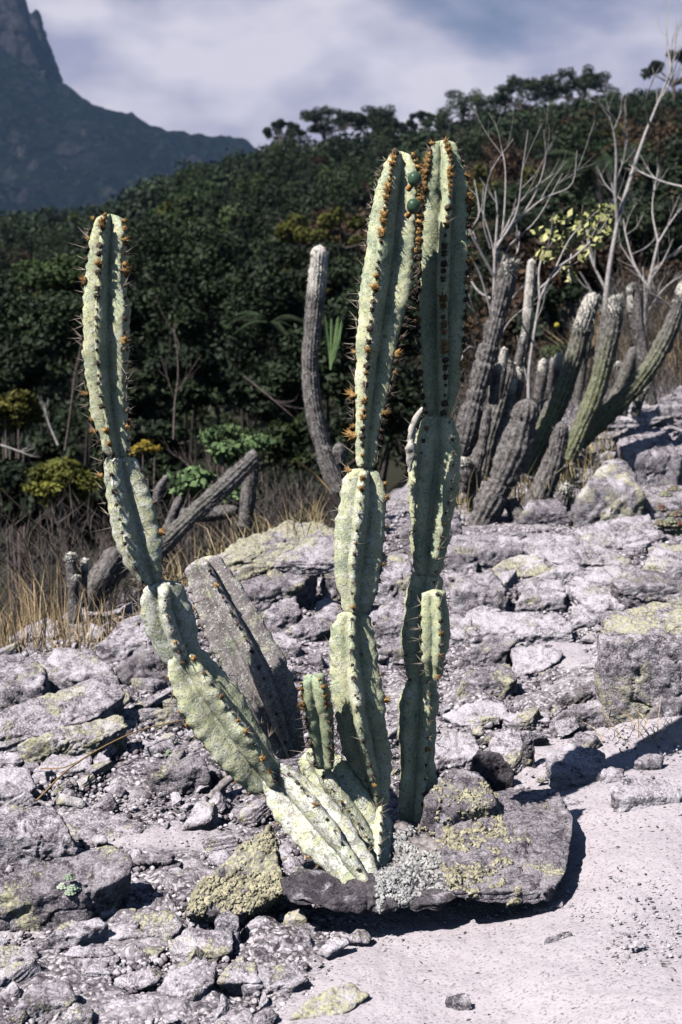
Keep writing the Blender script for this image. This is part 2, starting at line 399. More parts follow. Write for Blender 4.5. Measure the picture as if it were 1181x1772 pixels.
# ------------------------------------------------------------ mountain far off on the left
def mountain_mat():
    m, t, b = newmat('mountain_forest'); oc, wp, rnd = coords(t)
    n = noise(t, wp, 0.085, 5, 0.75); n2 = noise(t, wp, 0.006, 4, 0.6); c = vor(t, wp, 0.10)
    g = ramp(t, n, [(0.38, (0.004, 0.007, 0.008)), (0.52, (0.009, 0.014, 0.014)), (0.68, (0.050, 0.062, 0.045))])
    g = mix(t, ramp(t, c, [(0.3, 0.0), (0.8, 0.8)]), g, (0.008, 0.012, 0.010))
    geo = N(t, 'ShaderNodeNewGeometry'); s = N(t, 'ShaderNodeSeparateXYZ'); L(t, geo.outputs['True Normal'], s.inputs[0])
    steep = ramp(t, s.outputs[2], [(0.42, 1.0), (0.62, 0.0)])
    rk = mix(t, noise(t, wp, 0.04, 5, 0.7), (0.015, 0.016, 0.022), (0.10, 0.09, 0.095))
    g = mix(t, steep, g, rk)
    L(t, g, b.inputs['Base Color']); b.inputs['Roughness'].default_value = 1.0
    b.inputs['Specular IOR Level'].default_value = 0.0
    bump(t, b, math_(t, 'SUBTRACT', n, math_(t, 'MULTIPLY', c, 0.5)), 1.0, 9.0); return m
MNT = mountain_mat()
MY = 1500.0
mp_x = np.array([-1400, -700, -300, -60, 0, 40, 82, 130, 200, 300, 370, 420, 470, 600, 900.])
mp_y = np.array([-40, -90, 0, 40, 62, 88, 112, 150, 193, 233, 249, 256, 290, 360, 420.])
mX = (mp_x - 590.5) / 2461.0 * MY; mZ = np.array([CAMZ + MY * kslope(v) for v in mp_y])
gx = np.linspace(-1250, 300, 330); gy = np.linspace(640, 2150, 210)
GX, GY = np.meshgrid(gx, gy, indexing='xy')
pr = np.interp(GX, mX, mZ)
fall = np.exp(-np.abs((GY - MY) / 430.0) ** 1.5)
q3 = np.stack([GX, GY, GX * 0], -1)
fl = sstep(640, 900, GY) * sstep(2150, 1900, GY)
GZ = (pr + 6) * fall * fl - 6 + (fbm(q3 * 0.010, 5, 0.55) * 26 * (0.25 + np.abs(GY - MY) / 500).clip(0, 1) + np.abs(fbm(q3 * 0.05, 3, 0.6)) * 5) * fl
mI = np.arange(len(gy) - 1)[:, None] * len(gx) + np.arange(len(gx) - 1)[None, :]
mF = np.stack([mI, mI + 1, mI + len(gx) + 1, mI + len(gx)], -1).reshape(-1, 4)
TOWERS = True
MOUNT = obj('mountain', np.stack([GX, GY, GZ], -1).reshape(-1, 3), mF, MNT, origin=(-300, 1500, 0), kind='structure')

# ------------------------------------------------------------ rock builder
def hull_planes(pts):
    bm = bmesh.new()
    for p in pts: bm.verts.new(p)
    r = bmesh.ops.convex_hull(bm, input=bm.verts)
    bm.normal_update(); c = np.mean(pts, axis=0); Ns = []; Hs = []
    for f in bm.faces:
        n = np.array(f.normal); p = np.array(f.verts[0].co)
        if np.linalg.norm(n) < 0.5 or f.calc_area() < 1e-9: continue
        h = n.dot(p - c)
        if h < 0: n = -n; h = -h
        Ns.append(n); Hs.append(max(h, 1e-3))
    bm.free(); return c, np.array(Ns), np.array(Hs)
def hull_mesh(pts, sub, power=16.0, amp=0.05, fineamp=0.004, strata=0.5, seed=0.0, grow=1.08):
    pts = np.asarray(pts, float); c0 = pts.mean(0); Q = pts - c0
    w, E = np.linalg.eigh(np.cov(Q.T)); E = E * np.array([np.sign(np.linalg.det(E)), 1, 1]); sc = np.sqrt(np.maximum(w, 1e-8)) * 1.6
    q = (Q @ E) / sc
    c, Nn, H = hull_planes(q)
    D, F = ico(sub)
    dots = np.maximum(D @ Nn.T, 1e-6) / H[None, :]
    r = (dots ** power).sum(1) ** (-1.0 / power)
    r = r * 1.0
    v = D * r[:, None] * grow + c
    size = float(sc.mean() * 2)
    wv = (v * sc) @ E.T + c0
    # outward direction in world space
    dirn = ((D / sc) @ E.T); dirn /= np.linalg.norm(dirn, axis=1)[:, None]
    sd = seed + 5
    n1 = fbm(wv / size * 2.6 + sd, 3, 0.55) * amp * size
    # layering across the thin axis, chipped steps
    lay = (v[:, 0]) * 3.2 + vnoise(wv * 9 / max(size, .05) * 0.12 + sd) * 1.2
    st = (np.abs((lay % 1.0) - 0.5) - 0.25) * strata * size * 0.05
    crk = -np.maximum(0, 0.10 - np.abs(fbm(wv / size * 3.4 + sd * 2, 3, 0.6))) * size * 0.45
    n2 = fbm(wv * 42 + sd, 3, 0.65) * fineamp
    wv = wv + dirn * (n1 + st + crk + n2)[:, None]
    # align winding
    return wv, F
def inpoly(poly, row):
    xs = []
    n = len(poly)
    for i in range(n):
        (x0, y0), (x1, y1) = poly[i], poly[(i + 1) % n]
        if (y0 - row) * (y1 - row) <= 0 and y0 != y1: xs.append(x0 + (row - y0) / (y1 - y0) * (x1 - x0))
    return (min(xs), max(xs)) if xs else None
def rock_points(poly, f=0.35, s=0.3, gy=None, Y=None, thick=None, maxd=3.0, plate=None):
    poly = [(float(a), float(b)) for a, b in poly]
    pb = max(p[1] for p in poly); pt = min(p[1] for p in poly); pxm = np.mean([p[0] for p in poly])
    Y0 = Y if Y else hit(pxm, gy or pb - 1)[1]
    pc = pb - f * (pb - pt)
    zc = P(pxm, pc, Y0)[2]; pts = []; back = []
    def depth(py):
        if py >= pc: return Y0
        k = kslope(py); s_ = max(s, k + 0.06)
        return min((CAMZ - zc + s_ * Y0) / (s_ - k), Y0 * 1.0 + maxd)
    for px, py in poly: pts.append(P(px, py, depth(py)))
    xr = inpoly(poly, pc)
    if xr:
        for w_ in (0.04, 0.5, 0.96): pts.append(P(xr[0] + (xr[1] - xr[0]) * w_, pc, Y0))
    Ym = max(p[1] for p in pts); wd = (max(p[0] for p in pts) - min(p[0] for p in pts))
    Ym = max(Ym, Y0 + 0.35 * wd)
    zb = P(pxm, pb, Y0)[2]
    for px, py in poly:
        x = P(px, py, depth(py))[0]
        if plate:
            back.append(P(px, py, depth(py)) + np.array([0, plate[0], -plate[1]]))
        elif gy:
            back.append(np.array([x, Ym, zb + s * (Ym - Y0) * 0.9 - 0.01]))
        else:
            sc_ = 0.88; xm = P(pxm, py, Y0)[0]; xx = xm + (x - xm) * sc_
            back.append(np.array([xx, Ym, float(terr(xx, Ym)) - 0.03]))
            if py > pc: back.append(np.array([xx, Y0 + 0.012, float(terr(xx, Y0)) - 0.05]))
    return np.array(pts + back), Y0
AUTH = []
def near_label(prefix, x, y, fallback):
    best = sorted(AUTH, key=lambda a: (a[1] - x) ** 2 + (a[2] - y) ** 2)[:6]
    for lb, ax, ay in best:
        dx, dy = x - ax, y - ay
        rel = ('just left of' if dx < 0 else 'just right of') if abs(dx) > abs(dy) else ('just in front of' if dy < 0 else 'just behind')
        w = f'{prefix} {rel} the {lb}'
        if len(w.split()) <= 16: return w
    return fallback
def rock(label, poly, f=0.35, s=0.3, li=0.2, pale=0.3, tone=1.0, gy=None, grow=1.08, plate=None, Y=None, sub=None, name='rock', group=None, cat='rock', strata=0.6, power=38, parent=None, amp=0.026):
    pts, Y0 = rock_points(poly, f, s, gy, Y, plate=plate)
    xs = [p[0] for p in poly]; ys = [p[1] for p in poly]
    big = max(max(xs) - min(xs), max(ys) - min(ys))
    if sub is None: sub = 6 if big > 150 else 5 if big > 55 else 4
    V, F = hull_mesh(pts, sub, power, amp, 0.0035 * min(Y0 / 3.0, 1.6), strata, seed=rng.random() * 40, grow=grow)
    o = obj(name, V, F, ROCK, parent=parent, label=label, cat=cat, group=group)
    o['lichen'] = float(li); o['pale'] = float(pale); o['tone'] = float(tone)
    if not label.startswith('shaded'): AUTH.append((label, float(V[:, 0].mean()), float(V[:, 1].min())))
    return o
LICH = simple('lichen_flakes', (0.20, 0.185, 0.13), (0.62, 0.57, 0.40), 45, 0.95, 0.2)
LICHW = simple('pale_lichen_flakes', (0.22, 0.22, 0.23), (0.66, 0.66, 0.65), 55, 0.95, 0.2)
def flakes(o, n, r=0.006, mat=None, thr=0.05, zlim=None, seed=1, xlim=None, xmin=None):
    me = o.data; nv = len(me.vertices); V = np.empty(nv * 3); me.vertices.foreach_get('co', V); V = V.reshape(-1, 3) + np.array(ORG[o.name])
    F = np.empty(len(me.polygons) * 3, dtype=int); me.polygons.foreach_get('vertices', F); F = F.reshape(-1, 3)
    a, b_, c = V[F[:, 0]], V[F[:, 1]], V[F[:, 2]]; nn = np.cross(b_ - a, c - a); ar = np.linalg.norm(nn, axis=1); nn /= ar[:, None] + 1e-12
    cen = (a + b_ + c) / 3
    w = ar * (fbm(cen * 16 + seed, 3, 0.6) > thr) * ((nn[:, 1] < 0.45) & (nn[:, 2] > -0.45))
    if zlim is not None: w = w * (cen[:, 2] > zlim)
    if xlim is not None: w = w * (cen[:, 0] < xlim)
    if xmin is not None: w = w * (cen[:, 0] > xmin)
    if w.sum() <= 0: return
    rr = np.random.RandomState(seed); idx = rr.choice(len(F), n, p=w / w.sum()); mb = MB()
    k = 6; th = np.linspace(0, 2 * math.pi, k, endpoint=False)
    for i in idx:
        u_ = rr.rand(2); u_ = np.sort(u_); p = a[i] * u_[0] + b_[i] * (u_[1] - u_[0]) + c[i] * (1 - u_[1])
        n_ = nn[i] + rr.normal(0, 0.38, 3); n_ /= np.linalg.norm(n_); t1 = np.cross(n_, [0.3, 0.5, 0.8]); t1 /= np.linalg.norm(t1); t2 = np.cross(n_, t1)
        rad = r * rr.uniform(0.45, 1.25) * (1 + 0.3 * rr.randn(k)); 
        ring = p + n_ * 0.0025 + (np.cos(th) * rad)[:, None] * t1 + (np.sin(th) * rad)[:, None] * t2
        ring2 = p - n_ * 0.002 + (np.cos(th) * rad * 0.6)[:, None] * t1 + (np.sin(th) * rad * 0.6)[:, None] * t2
        Vv = np.vstack([ring, ring2, p + n_ * 0.0015]); Ff = [[q, (q + 1) % k, 2 * k] for q in range(k)] + [[q + k, (q + 1) % k + k, (q + 1) % k] for q in range(k)] + [[q + k, (q + 1) % k, q] for q in range(k)]
        mb.add(Vv, np.array(Ff))
    mb.build('lichen', mat or LICH, o, kind='stuff', origin=ORG[o.name], smooth=False)

# ------------------------------------------------------------ rocks, left side
RK = [
 # label, outline, f, s, lichen, pale, tone
 ('dark-fronted grey rock at the left edge above the long slabs', [(-60,1150),(0,1138),(30,1130),(58,1142),(74,1162),(72,1205),(40,1240),(-40,1250)], .5,.3,.15,.3,.9),
 ('grey boulder with rounded top beside the dry grass on the left', [(74,1160),(98,1120),(150,1124),(185,1150),(198,1172),(160,1200),(92,1192)], .45,.35,.3,.5,1.0),
 ('bluish boulder with a steep right side behind the left arm', [(168,1125),(205,1085),(245,1072),(262,1090),(258,1122),(215,1148),(180,1150)], .45,.4,.1,.3,1.0),
 ('dark purple-brown slab leaning against the bluish boulder', [(200,1160),(245,1118),(290,1118),(296,1168),(240,1190),(212,1192)], .7,.5,.15,.1,.62),
 ('small pale rock tucked between the two left boulders', [(48,1192),(80,1183),(125,1196),(118,1222),(62,1228)], .4,.3,.5,.6,1.05),
 ('long grey sloping slab on the left, widest of the layered stack', [(-50,1262),(0,1242),(60,1212),(190,1168),(205,1205),(160,1240),(40,1280),(-40,1305)], .25,.5,.2,.3,1.0),
 ('short dark wedge at the right end of the long sloping slab', [(158,1245),(185,1212),(205,1205),(214,1230),(190,1243)], .7,.4,.1,.1,.6),
 ('flat grey plank-like rock next to the left arm', [(205,1222),(290,1170),(304,1192),(225,1238)], .3,.4,.15,.35,.95),
 ('slab with a yellow lichen edge under the long grey slab', [(36,1292),(110,1262),(205,1236),(216,1256),(130,1312),(48,1326)], .5,.4,.75,.4,.95),
 ('rough block below the plank-like rock by the left arm', [(215,1240),(300,1194),(320,1222),(318,1240),(240,1262)], .5,.35,.25,.5,.9),
 ('low broken slab under the yellow-edged slab', [(60,1334),(95,1306),(155,1308),(160,1332),(90,1348)], .4,.3,.15,.6,1.05),
 ('round whitish stone beside the dry stalk', [(160,1314),(174,1304),(190,1312),(190,1332),(165,1336)], .5,.3,.2,.6,1.15),
 ('grey rock at the left edge below the layered stack', [(-40,1345),(0,1328),(45,1330),(60,1362),(32,1402),(-30,1405)], .45,.3,.1,.5,1.0),
 ('thin grey slab sticking out at the left edge', [(-40,1322),(-20,1308),(35,1300),(38,1318),(0,1332)], .4,.3,.1,.4,1.0),
 ('dark block with a shaded vertical front in the left gravel', [(252,1322),(350,1312),(362,1340),(290,1378),(268,1352)], .72,.3,.1,.1,.7),
 ('small upright chip behind the dark block', [(245,1312),(258,1284),(298,1280),(304,1308),(270,1316)], .5,.3,.1,.5,.9),
 ('big rock with black shaded front at the left edge', [(-60,1425),(0,1410),(18,1396),(90,1396),(108,1430),(130,1466),(60,1492),(-40,1512)], .55,.32,.1,.35,.95),
 ('flat bluish-grey rock lying level in the left gravel', [(100,1408),(150,1398),(205,1410),(248,1432),(225,1456),(120,1456)], .15,.25,.25,.3,1.05),
 ('long dark slab with yellow stripe in the lower left', [(-60,1555),(0,1528),(60,1500),(188,1462),(220,1488),(214,1512),(130,1560),(90,1592),(-50,1612)], .42,.45,.42,.1,.72),
 ('lens-shaped rock with a dark underside in the lower left', [(66,1644),(108,1600),(168,1590),(182,1600),(124,1628),(86,1650)], .5,.4,.35,.4,.9),
 ('yellow-spotted flat rock at the lower left edge', [(-40,1652),(0,1640),(58,1636),(62,1658),(0,1682),(-30,1684)], .3,.3,.7,.5,1.0),
 ('rounded pale boulder at the bottom left of centre', [(272,1712),(290,1685),(338,1660),(372,1668),(366,1700),(322,1728),(288,1746)], .3,.3,.2,.5,1.05),
 ('smooth grey boulder cut off by the bottom edge', [(350,1765),(385,1738),(430,1748),(446,1790),(345,1800)], .3,.3,.15,.2,1.05),
 ('grey egg-shaped stone in front of the lichen-covered rock', [(370,1606),(378,1586),(395,1574),(412,1588),(414,1636),(382,1642)], .6,.3,.1,.4,.95),
 ('second grey stone in front of the lichen-covered rock', [(424,1622),(430,1600),(448,1584),(468,1600),(462,1632)], .6,.3,.1,.4,1.0),
 ('yellow-green pebble below the cactus base', [(488,1598),(500,1578),(524,1574),(530,1592),(520,1612),(500,1614)], .6,.3,.95,.2,1.0),
 ('white pointed stone just right of two grey stones', [(508,1632),(520,1606),(532,1612),(540,1644),(515,1652)], .6,.3,.1,.8,1.25),
 ('lichen-mottled flat rock in the lower left rubble', [(196,1604),(240,1582),(298,1578),(310,1604),(290,1628),(228,1636)], .3,.3,.55,.5,1.0),
 ('flat mottled rock right of the lichen-mottled one', [(292,1628),(330,1606),(396,1614),(398,1646),(340,1664),(300,1660)], .3,.3,.5,.5,1.0),
 ('low purple-grey rock above the rounded pale boulder', [(100,1664),(130,1640),(172,1632),(198,1650),(160,1672)], .4,.3,.3,.4,.9),
 ('yellow-crusted flat rock at the bottom of the picture', [(505,1762),(545,1722),(602,1700),(640,1722),(600,1750),(560,1775)], .2,.3,.8,.4,1.0),
 ('pinkish lump near the bottom edge under the yellow pebble', [(420,1706),(450,1676),(510,1668),(530,1696),(480,1726)], .35,.3,.3,.5,.9),
 ('lumpy rock with yellow spots beside the rounded boulder', [(376,1700),(400,1668),(440,1662),(446,1700),(410,1726)], .4,.3,.6,.5,1.0),
 ('pale slab half buried in the lower left corner', [(160,1742),(200,1728),(270,1732),(266,1762),(190,1772)], .2,.3,.3,.8,1.2),
 ('dark lump at the lower left corner', [(20,1750),(60,1700),(110,1696),(130,1730),(90,1770),(30,1775)], .4,.3,.2,.4,.8),
 ('whitish lump left of the pale half-buried slab', [(95,1775),(130,1735),(160,1745),(160,1790),(110,1795)], .4,.3,.3,.6,.95),
 ('small rock with an orange-yellow spot near the lichen-covered rock', [(300,1520),(325,1502),(348,1506),(346,1526),(318,1532)], .4,.3,.75,.3,.85),
 ('dark crumbly rock between sand and lichen-covered rock', [(222,1492),(262,1474),(300,1480),(292,1500),(240,1512)], .5,.3,.2,.3,.7),
 # behind the cactus, left of the tall stem
 ('large yellow-green lichened slab behind the cactus, topmost of the pile', [(372,970),(420,928),(480,896),(532,878),(575,894),(578,918),(500,952),(430,986),(395,988)], .16,.55,.80,.1,.8),
 ('long ledge under the large lichened slab', [(398,1000),(440,975),(560,916),(590,932),(540,974),(420,1012)], .35,.6,.55,.2,.8),
 ('dark layered rock beneath the ledge', [(408,1012),(500,980),(548,972),(520,1015),(465,1064),(430,1052)], .5,.5,.15,.2,.72),
 ('grey rounded rock at the mouth of the dark cave', [(448,1064),(478,1042),(508,1034),(522,1060),(508,1088),(458,1098)], .5,.4,.1,.4,.95),
 ('tilted flat slab below the dark cave', [(488,1098),(530,1070),(580,1044),(592,1062),(580,1085),(508,1114)], .3,.45,.2,.4,.95),
 ('small grey rock by the dead stem under the cave', [(458,1104),(488,1098),(520,1118),(512,1136),(478,1142)], .5,.3,.15,.4,.95),
 ('grey block above the dry twigs behind the left arm', [(160,1040),(185,1012),(232,1004),(244,1028),(190,1052),(168,1054)], .4,.3,.1,.4,1.0),
 ('pale rock among the dry grass at the left', [(18,1105),(50,1078),(92,1070),(104,1098),(50,1116)], .3,.3,.2,.8,1.1),
 ('pale stone between the dry grass and the grey block', [(108,1068),(130,1048),(168,1050),(172,1075),(130,1084)], .3,.3,.2,.7,1.1),
 ('grey rock showing between the two tall stems', [(655,975),(680,955),(712,962),(712,1020),(650,1042)], .4,.35,.2,.4,.95),
 ('striped grey rock lower between the two tall stems', [(636,1070),(670,1040),(715,1030),(712,1090),(655,1112)], .4,.35,.15,.4,.9),
 ('small block lowest between the two tall stems', [(652,1128),(672,1108),(705,1102),(705,1140),(662,1154)], .5,.3,.15,.4,.85),
 ('wide dark rock behind the tall green stem', [(560,975),(600,950),(660,948),(650,1000),(590,1040),(560,1030)], .6,.4,.2,.3,.75),
 # right side
 ('grey ledge at the right foot of the shaded stem', [(778,955),(790,928),(850,924),(902,930),(904,955),(850,988),(815,978)], .55,.4,.15,.4,.85),
 ('thin dark slab on top of the grey ledge', [(822,928),(860,912),(892,907),(912,924),(870,936)], .5,.4,.1,.4,.8),
 ('broad low rock stretching right from the ledge', [(895,938),(940,924),(1012,934),(1092,970),(1082,986),(1000,988),(930,962)], .22,.4,.15,.4,1.0),
 ('yellow-lichened flat rock below the broad low rock', [(848,990),(895,962),(958,954),(978,974),(945,1000),(880,1004)], .18,.4,.78,.4,1.0),
 ('striated grey rock with steep lines next to the shaded stem', [(782,1010),(850,984),(872,1012),(878,1040),(850,1062),(786,1072)], .55,.4,.15,.35,.9),
 ('white-topped block with dark front right of the striated rock', [(896,1058),(902,1030),(922,1006),(970,1004),(980,1030),(976,1052),(940,1064)], .48,.35,.1,.6,1.0),
 ('angular rock with a black right side', [(932,1006),(986,970),(1004,984),(1006,1012),(972,1020)], .6,.4,.1,.5,1.0),
 ('pinkish flat block right of the black-sided rock', [(1000,986),(1050,988),(1088,1030),(1080,1056),(1024,1062),(990,1022)], .2,.35,.1,.6,1.1),
 ('dark speckled rock at the right edge above the big boulder', [(1062,1004),(1100,990),(1240,986),(1240,1042),(1122,1052),(1084,1036)], .6,.35,.25,.3,.62),
 ('big grey boulder with yellow lichen at the right edge', [(1044,1108),(1060,1068),(1150,1046),(1210,1052),(1330,1060),(1330,1190),(1190,1202),(1120,1214),(1072,1246),(1050,1176)], .66,.5,.5,.15,1.0),
 ('long white-topped rock in the middle of the right side', [(812,1090),(860,1058),(958,1058),(990,1082),(985,1110),(920,1122),(822,1108)], .42,.35,.1,.7,1.1),
 ('dark wedge under the long white-topped rock', [(790,1164),(802,1134),(860,1100),(894,1108),(872,1146),(812,1164)], .6,.4,.1,.4,.75),
 ('pale triangular rock right of centre', [(888,1122),(930,1118),(972,1126),(966,1144),(912,1176),(894,1162)], .25,.4,.1,.7,1.15),
 ('dark rock with bright yellow spots beside the shaded stem', [(794,1190),(812,1160),(880,1148),(892,1176),(872,1208),(812,1214)], .5,.4,.5,.3,.75),
 ('thin tilted slab leaning left of the big boulder', [(966,1216),(1000,1190),(1042,1174),(1052,1192),(1000,1222),(976,1224)], .5,.4,.1,.3,.7),
 ('dark rough block under the thin tilted slab', [(958,1246),(985,1224),(1050,1208),(1058,1238),(1012,1268),(964,1268)], .6,.35,.1,.4,.75),
 ('small grey rock touching the shaded stem', [(758,1100),(772,1072),(815,1068),(818,1108),(776,1128)], .4,.35,.15,.5,1.0),
 ('pale grey block left of the big boulder', [(986,1070),(1000,1048),(1055,1044),(1044,1072),(1022,1092),(990,1084)], .35,.4,.1,.5,.95),
 ('upright dark shard of rock', [(904,1330),(905,1280),(912,1264),(926,1282),(928,1328),(915,1336)], .9,.4,.05,.2,.6),
 ('pinkish rock left of the upright shard', [(848,1290),(862,1266),(902,1264),(906,1314),(862,1332)], .25,.4,.1,.6,1.1),
 ('weathered rock right of the upright shard', [(948,1310),(985,1288),(1040,1304),(1058,1340),(1024,1362),(960,1352)], .35,.35,.1,.6,1.0),
 ('broad crumbly rock behind the big dark slab', [(842,1360),(880,1338),(950,1334),(1000,1356),(1036,1388),(1024,1412),(978,1412),(880,1384)], .3,.35,.2,.6,1.0),
 ('shadow-dark triangular rock behind the base block', [(810,1345),(830,1300),(862,1304),(888,1336),(852,1368)], .9,.4,.0,.0,.35),  # the dark triangle is shadow, put into this rock's low tone
 ('low rock lying on the sand at the right', [(1062,1372),(1088,1346),(1150,1348),(1180,1380),(1142,1406),(1080,1402)], .45,.35,.1,.6,1.0),
 ('whitish rock with a yellow tinge beside the shaded stem', [(748,1300),(770,1272),(812,1264),(834,1300),(802,1332),(756,1324)], .3,.35,.3,.8,1.1),
 ('dark rounded rock at the right edge below the big boulder', [(1124,1238),(1148,1202),(1200,1186),(1230,1210),(1210,1250),(1160,1248)], .6,.3,.05,.3,.7),
 ('white flat stone on the quartz sand near the shaded stem', [(770,1240),(812,1216),(870,1214),(880,1240),(820,1262)], .2,.35,.1,.95,1.3),
 ('small stepped rock in the middle of the white sand', [(870,1236),(905,1222),(952,1226),(950,1250),(900,1262)], .35,.35,.1,.8,1.1),
 ('tiny grey rock at the far right of the sand', [(1100,1318),(1120,1302),(1150,1308),(1148,1326),(1115,1332)], .4,.3,.1,.4,.8),
 ('rubble block above the sand, left of the low rock', [(1040,1340),(1056,1326),(1080,1332),(1078,1352),(1050,1358)], .5,.3,.1,.5,.9),
 # upper right
 ('grey slab at the foot of the green ribbed cacti', [(998,790),(1030,752),(1060,745),(1082,760),(1062,800),(1012,812)], .4,.5,.15,.5,1.0),
 ('large grey boulder upper right with plain face', [(1070,760),(1108,735),(1152,744),(1180,800),(1156,842),(1120,842),(1086,800)], .5,.5,.2,.3,.95),
 ('boulder thickly spotted with yellow lichen', [(996,880),(1022,832),(1050,800),(1078,794),(1112,850),(1112,884),(1060,902),(1002,912)], .55,.5,.55,.4,.75),
 ('grey boulder at the right edge beside the red succulents', [(1112,856),(1150,840),(1240,834),(1240,880),(1142,902),(1116,884)], .5,.4,.15,.4,.95),
 ('flat pink-grey slab right of the elbow-shaped cactus', [(982,930),(1048,902),(1122,890),(1142,946),(1082,954),(1020,944)], .18,.4,.15,.5,1.05),
 ('bright flat rock on top of the upper right pile', [(1026,724),(1090,690),(1152,700),(1162,722),(1084,744)], .35,.5,.3,.8,1.2),
 ('purple-grey rock at the upper right edge', [(1140,706),(1178,668),(1240,665),(1240,740),(1152,738)], .5,.5,.1,.4,.95),
 ('rock in the shade behind the elbow-shaped cactus', [(900,900),(918,868),(965,862),(992,900),(932,912)], .5,.4,.15,.3,.7),
 ('shaded slab at the foot of the lichen-spotted boulder', [(1010,925),(1040,902),(1082,896),(1098,914),(1050,930)], .5,.4,.2,.3,.8),
 ('rock at the far right above the plain-faced boulder', [(1150,790),(1178,750),(1240,740),(1240,830),(1172,836)], .5,.5,.1,.4,1.0),
 ('tan rock under the grey cactus cluster', [(700,905),(740,880),(790,885),(800,925),(740,950),(700,945)], .5,.4,.2,.3,.7),
 ('speckled rock right of the pink-grey slab', [(1120,985),(1140,950),(1240,940),(1240,990),(1160,998)], .3,.4,.55,.5,1.0),
]
for r_ in RK:
    lab, poly, f, s, li, pale, tone = r_
    rock(lab, poly, f, s, li, pale, tone)

# rocks at the cactus foot
fl1 = rock('rock covered in yellow-green leafy lichen left of the cactus base', [(322,1588),(340,1535),(400,1474),(468,1424),(484,1470),(492,1545),(455,1562),(414,1596),(372,1556)], .12, .9, .6, .1, .7, gy=1622, grow=1.0, plate=(.10, .05), power=26)
flakes(fl1, 1700, 0.0050, LICH, -0.02, seed=3)
fl2 = rock('large dark flat slab with a yellow lichen patch right of the cactus base', [(772,1512),(800,1444),(846,1388),(900,1362),(962,1366),(992,1418),(982,1500),(950,1566),(840,1562),(790,1552)], .12, .14, .1, .05, .72, gy=1612, power=40, amp=0.012, strata=0.5, grow=1.03)
flakes(fl2, 900, 0.0052, LICH, 0.16, seed=8, xlim=P(868, 1480, 3.2)[0])
fl3 = rock('small dark block with yellow lichen rim resting on the flat slab', [(732,1436),(744,1372),(788,1328),(832,1344),(858,1390),(834,1430),(782,1462),(745,1465)], .5, .7, .35, .1, .6, Y=3.17)
flakes(fl3, 420, 0.0048, LICH, 0.10, seed=12)
fl4 = rock('low shadow-dark rock ledge directly under the cactus', [(486,1556),(510,1520),(580,1500),(700,1495),(790,1515),(805,1548),(776,1574),(650,1584),(530,1580)], .22, .2, .1, .2, .36, gy=1640, power=14, amp=0.07, grow=1.0)  # low tone puts the shadow under the cactus into the ledge's colour
rock('thick slab roofing the dark cave behind the tall green stem', [(476,990),(505,966),(560,926),(604,930),(610,985),(545,992),(500,1000)], .35, .45, .3, .4, .95, Y=5.1, gy=1062)
flakes(fl4, 1000, 0.0048, LICHW, 0.0, seed=31, xmin=P(650, 1550, 3.0)[0])
fl5 = rock('shaded support rock under the lichen-covered rock', [(350,1585),(380,1530),(500,1520),(560,1590),(480,1600)], .6,.3,.1,.2,.4, Y=3.3)  # shade beneath the rock above is put into the low tone
fl6 = rock('shaded rock wedged under the flat slab', [(800,1580),(830,1520),(930,1500),(950,1560),(900,1590)], .6,.3,.1,.1,.4, Y=3.35)  # low tone carries the shade beneath the slab

# bare rock pinnacles on the mountain's shoulder
def mrock(poly, Y, th, tone):
    pts = [P(a, b, Y) for a, b in poly]; pts += [p + np.array([0, th, 0]) for p in pts] + [(p - np.array([0, th * .5, 0])) for p in pts if p[2] < 330]
    V, F = hull_mesh(np.array(pts), 6, 20, 0.05, 0.0, 0.3, seed=len(poly), grow=0.97)
    V = V + fbm(V * np.array([.05, .05, .012]), 4)[:, None] * np.array([5, 5, 1.])
    obj('pinnacle', V, F, MNT, parent=MOUNT)
mrock([(-90, 200), (-80, -60), (10, -50), (26, -8), (33, 24), (46, 75), (85, 125), (110, 190)], 1480, 60, 1)
mrock([(20, 100), (40, 18), (50, 3), (60, 10), (67, 40), (70, 72), (88, 112), (100, 160), (20, 160)], 1490, 40, 1)
